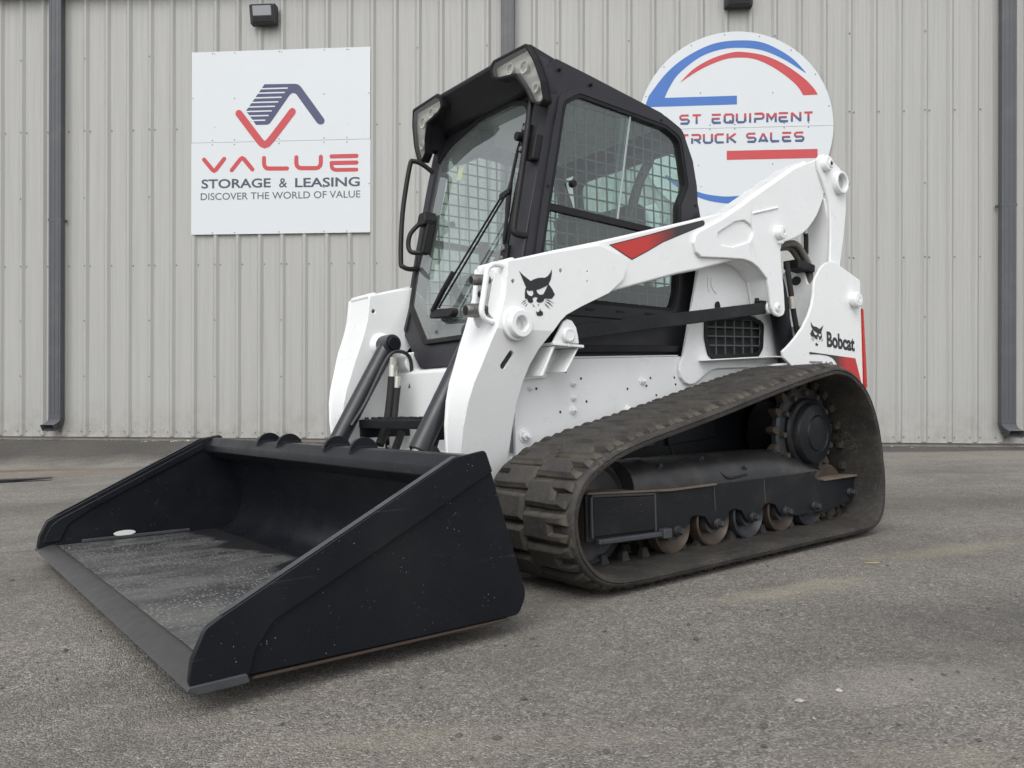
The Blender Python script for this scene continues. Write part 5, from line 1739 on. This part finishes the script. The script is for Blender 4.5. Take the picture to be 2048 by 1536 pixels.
for s in (1, -1):
    y0, y1 = sy(s, TY0, TY1)
    yc = (y0 + y1) / 2
    trk = belt_mesh(y0, y1).build('track', 'track_rubber', ldr, ang=50)
    guide_mesh(yc).build('guide_lugs', 'track_rubber', trk, kind='stuff')
    if s > 0:
        protos = {}
        for i in range(NLUG):
            for half in (0, 1):
                p, d_, n_ = belt_frame(i * LP_ + (LP_ * .5 if half else 0))
                if half not in protos:
                    o = lug_mesh(half == 1).build('lug', 'lug_rubber', trk, bevel=.003)
                    protos[half] = o
                else:
                    o = protos[half].copy()
                    COL.objects.link(o)
                    o.parent = trk
                mt = Matrix(((d_.x, 0, n_.x, p.x), (0, 1, 0, yc), (d_.y, 0, n_.y, p.y), (0, 0, 0, 1)))
                o.matrix_local = mt
    else:
        g = MB()
        for i in range(NLUG):
            for half in (0, 1):
                p, d_, n_ = belt_frame(i * LP_ + (LP_ * .5 if half else 0))
                k = -1 if half else 1
                bs = [(-.04, .004), (.036, .004), (.036, .19), (-.044, .19)]
                tp = [(-.03, .014), (.027, .014), (.026, .175), (-.034, .175)]
                q = lambda u, v, w: (p.x + d_.x * u + n_.x * w, yc + k * v, p.y + d_.y * u + n_.y * w)
                g.loft([[q(u, v, -.012) for u, v in bs], [q(u, v, .0245) for u, v in tp]])
        g.build('lugs', 'lug_rubber', trk, kind='stuff')

    # side frame of the undercarriage
    FY = .862
    ox = lambda x: x
    bxs = [.825, .585, .355, .12, -.10]
    prof = [(1.285, .163), (1.285, .325), (.87, .293 + .006), (-.055, .303), (-.172, .252), (-.45, .252), (-.44, .150), (-.385, .128), (-.19, .098), (.06, .098)]
    low = []
    # scalloped lower edge: dips to each roller axle, rises between
    for k in (3, 2, 1):
        xc = bxs[k]
        xm = (bxs[k] + bxs[k - 1]) / 2
        low += [(xc - .035, .142), (xc - .02, .130), (xc + .0, .125), (xc + .02, .130), (xc + .045, .150), (xc + .07, .182), (xm, .194), (xm + .03, .190)]
    low += [(.79, .142), (.805, .130), (.825, .125), (.85, .130), (.885, .150)]
    prof2 = [(1.285, .163), (1.285, .325), (.87, .300), (-.055, .303), (-.172, .252), (-.45, .252), (-.445, .160), (-.40, .140), (-.19, .118), (.05, .122)] + low
    a, c_ = sy(s, FY - .012, FY)
    tf = MB().prism(prof2, a, c_).build('track_frame', 'frame_paint', ldr, bevel=.003)
    # raised box at the front with welded rim
    a, c_ = sy(s, FY, FY + .010)
    MB().prism([(1.255, .180), (1.255, .312), (.95, .292), (.95, .168)], a, c_).build('frame_box_cover', 'frame_paint', tf, bevel=.006)
    a, c_ = sy(s, FY, FY + .022)
    MB().prism([(1.245, .172), (1.245, .152), (.885, .140), (.885, .160)], a, c_).build('frame_rail', 'edge_wear', tf, bevel=.006)
    MB().prism(fillet([(.93, .136, .006), (.885, .134, .006), (.885, .170, .006), (.93, .170, .006)]), *sy(s, FY, FY + .032)).build('rail_clamp', 'edge_wear', tf, bevel=.004)
    a, c_ = sy(s, FY - .20, FY + .016)
    MB().prism([(1.288, .326), (1.288, .333), (.86, .309), (.60, .308), (.60, .301), (.86, .301)], a, c_).build('frame_shelf', 'dusty_ledge', tf, bevel=.002)
    a, c_ = sy(s, .66, FY - .013)
    MB().prism([(1.283, .17), (1.283, .322), (1.20, .31), (1.20, .17)], a, c_).build('frame_end', 'rusty_roller', tf, bevel=.002)
    a, c_ = sy(s, .64, FY + .012)
    MB().prism([(-.172, .254), (-.46, .254), (-.46, .262), (-.168, .262)], a, c_).build('frame_tail_shelf', 'dusty_ledge', tf, bevel=.002)
    # the big half-round cover over the tensioner
    rings = []
    for (x, k_) in ((1.045, 1.0), (.95, 1.0), (.94, 1.02), (.90, 1.02), (.89, 1.0), (.42, .97), (.22, .95), (.10, .90), (-.03, .62), (-.165, .05)):
        ring = []
        for q in range(17):
            t = math.pi * q / 16
            yy = FY - .001 - .115 + .115 * math.cos(t)
            zz = .302 + (.118 * k_) * (math.sin(t) ** .8)
            ring.append((x, s * yy, max(zz, .258)))
        rings.append(ring)
    MB().loft(rings).build('tensioner_cover', 'frame_top_paint', tf, ang=35)
    g = MB()
    g.tube([(.575, s * (FY - .055), .400), (.56, s * (FY - .02), .360), (.52, s * (FY - .004), .325), (.47, s * (FY - .003), .318), (.38, s * (FY - .006), .325)], .006, 8, 4)
    g.build('grease_door_edge', 'black_paint', tf)
    for (x, z, dy) in ((.62, .395, .045), (.88, .385, .03), (.385, .345, .012), (.10, .40, .06)):
        g = MB(); g.cyl((x, s * (FY - dy - .01), z - .006), (x, s * (FY - dy + .012), z + .012), .010, .008, 6)
        g.build('cover_bolt', 'edge_wear', tf)
    for k, x in enumerate(bxs + [-.40]):
        z = .150 if k < 5 else .185
        g = MB(); g.cyl((x, s * (FY - .001), z), (x, s * (FY + .012), z), .020, .018, 16)
        g.cyl((x, s * (FY + .012), z), (x, s * (FY + .032), z), .015, .013, 6)
        g.build('axle_bolt', 'roller_paint', tf, bevel=.002)
    for x in (.60, .27, .95):
        g = MB(); g.tube([(x, s * (FY + .0005), .296), (x - .005, s * (FY + .0005), .20)], .003, 6)
        g.build('weld_bead', 'edge_wear', tf)
    for pa, pb in (((1.262, .178), (1.262, .316)), ((.946, .165), (.946, .296)), ((1.262, .318), (.946, .298))):
        g = MB()
        g.tube([(pa[0], s * (FY + .004), pa[1]), ((pa[0] + pb[0]) / 2 + .002, s * (FY + .005), (pa[1] + pb[1]) / 2 + .001), (pb[0], s * (FY + .004), pb[1])], .006, 8)
        g.build('weld_bead', 'edge_wear', tf)
    # rollers
    for k, x in enumerate(bxs):
        g = MB()
        g.lathe([(.0, s * .70), (.10, s * .70), (.10, s * .74), (.05, s * .745), (.05, s * .80), (.085, s * .78), (.100, s * .80), (.1005, s * .843), (.094, s * .847), (.088, s * .835), (.060, s * .812), (.03, s * .808), (.0, s * .808)], x, .160, 40)
        rl = g.build('track_roller', 'rusty_roller' if k in (0, 1, 3) else 'roller_paint', ldr, ang=35)
        g = MB(); g.lathe([(0, s * .806), (.045, s * .806), (.05, s * .80), (.05, s * .845), (.0, s * .845)], x, .160, 24)
        g.build('roller_hub', 'roller_paint', rl, ang=35)
    # front idler
    g = MB()
    g.lathe([(.0, s * .70), (.06, s * .70), (.09, s * .715), (.165, s * .72), (.188, s * .73), (.19, s * .80), (.175, s * .812), (.165, s * .80), (.09, s * .79), (.06, s * .80), (.0, s * .80)], 1.215, .252, 48)
    g.build('front_idler', 'roller_paint', ldr, ang=35)
    g = MB()
    g.lathe([(.0, s * .70), (.06, s * .70), (.125, s * .72), (.128, s * .80), (.118, s * .812), (.06, s * .80), (.0, s * .80)], -.315, .190, 40)
    g.build('rear_idler', 'muddy_steel', ldr, ang=35)
    # drive sprocket with teeth and motor hub
    sx, sz = -.155, .468
    g = MB(); g.lathe([(.10, s * .755), (.205, s * .755), (.215, s * .765), (.215, s * .785), (.205, s * .795), (.10, s * .795)], sx, sz, 48)
    sp = g.build('drive_sprocket', 'roller_paint', ldr, ang=35)
    for k in range(17):
        t = 2 * math.pi * k / 17 + .1
        r0, r1 = .205, .248
        g = MB()
        ca, sa_ = math.cos(t), math.sin(t)
        def q(r, w, y):
            return (sx + ca * r - sa_ * w, y, sz + sa_ * r + ca * w)
        ya, yb2 = sy(s, .755, .795)
        A_ = [(r0, -.022), (r1 - .012, -.013), (r1, -.008), (r1, .008), (r1 - .012, .013), (r0, .022)]
        g.loft([[q(r, w, ya) for r, w in A_], [q(r, w, yb2) for r, w in A_]])
        g.build('sprocket_tooth', 'muddy_steel', sp, bevel=.003)
    g = MB(); g.lathe([(.0, s * .60), (.16, s * .60), (.150, s * .74), (.160, s * .795), (.163, s * .808), (.155, s * .818), (.140, s * .822), (.136, s * .840), (.128, s * .850), (.085, s * .862), (.078, s * .856), (.074, s * .862), (.0, s * .868)], sx, sz, 48)
    hub = g.build('motor_hub', 'frame_paint', sp, ang=28)
    for (t, r) in ((2.5, .106), (3.4, .108), (4.05, .106), (.9, .106)):
        g = MB(); g.cyl((sx + r * math.cos(t), s * .84, sz + r * math.sin(t)), (sx + r * math.cos(t), s * .852, sz + r * math.sin(t)), .012, .011, 12)
        g.build('hub_plug', 'frame_paint', hub, bevel=.002)
    g = MB()
    for k in range(12):
        t = 2 * math.pi * k / 12
        g.cyl((sx + .183 * math.cos(t), s * .79, sz + .183 * math.sin(t)), (sx + .183 * math.cos(t), s * .814, sz + .183 * math.sin(t)), .013, None, 6)
    g.build('sprocket_bolts', 'muddy_steel', sp, kind='stuff')
    # dark chain-case wall behind the track
    a, c_ = sy(s, .482, .540)
    MB().prism([(1.15, .28), (1.15, .42), (.50, .565), (.20, .655), (-.2, .705), (-.80, .72), (-.80, .28)], a, c_).build('chain_case', 'frame_paint', ldr, bevel=.006)
    a, c_ = sy(s, .542, .556)
    MB().prism([(.50, .44), (.17, .46), (.19, .60), (.50, .54)], a, c_).build('case_cover', 'frame_paint', ldr, bevel=.004)
    a, c_ = sy(s, .556, .585)
    g = MB(); g.prism([(.74, .44), (.62, .445), (.62, .475), (.74, .47)], a, c_)
    g.build('hose_bracket', 'roller_paint', ldr, bevel=.004)
    g = MB(); g.tube([(.56, s * .60, .47), (.57, s * .64, .40), (.58, s * .66, .33)], .006, 8, 4)
    g.build('grease_line', 'roller_paint', ldr)

# ------------------------------------------------------------------ small things on the ground
fk = empty('fork_tine', loc=(-4.95, 7.22, ground_z(-4.95, 7.22)), rot=(0, 0, math.radians(22)), label='thin black tapered steel tine lying on the asphalt at the left edge', cat='fork tine')
MB().prism([(-.9, 0), (.20, .004), (.66, .030), (.66, .036), (.20, .035), (-.9, .046)], -.05, .05).build('blade', 'black_paint', fk, bevel=.003)
lf = MB().prism([(-.03, 0), (0, .007), (.03, .001), (0, -.006)], .001, .003, XY).build('dry_leaf', 'dry_leaf')
lf.location = (1.36, 2.98, ground_z(1.36, 2.98) + .003)
lf['label'] = 'small yellow dry leaf on the asphalt beside the track'
lf['category'] = 'leaf'
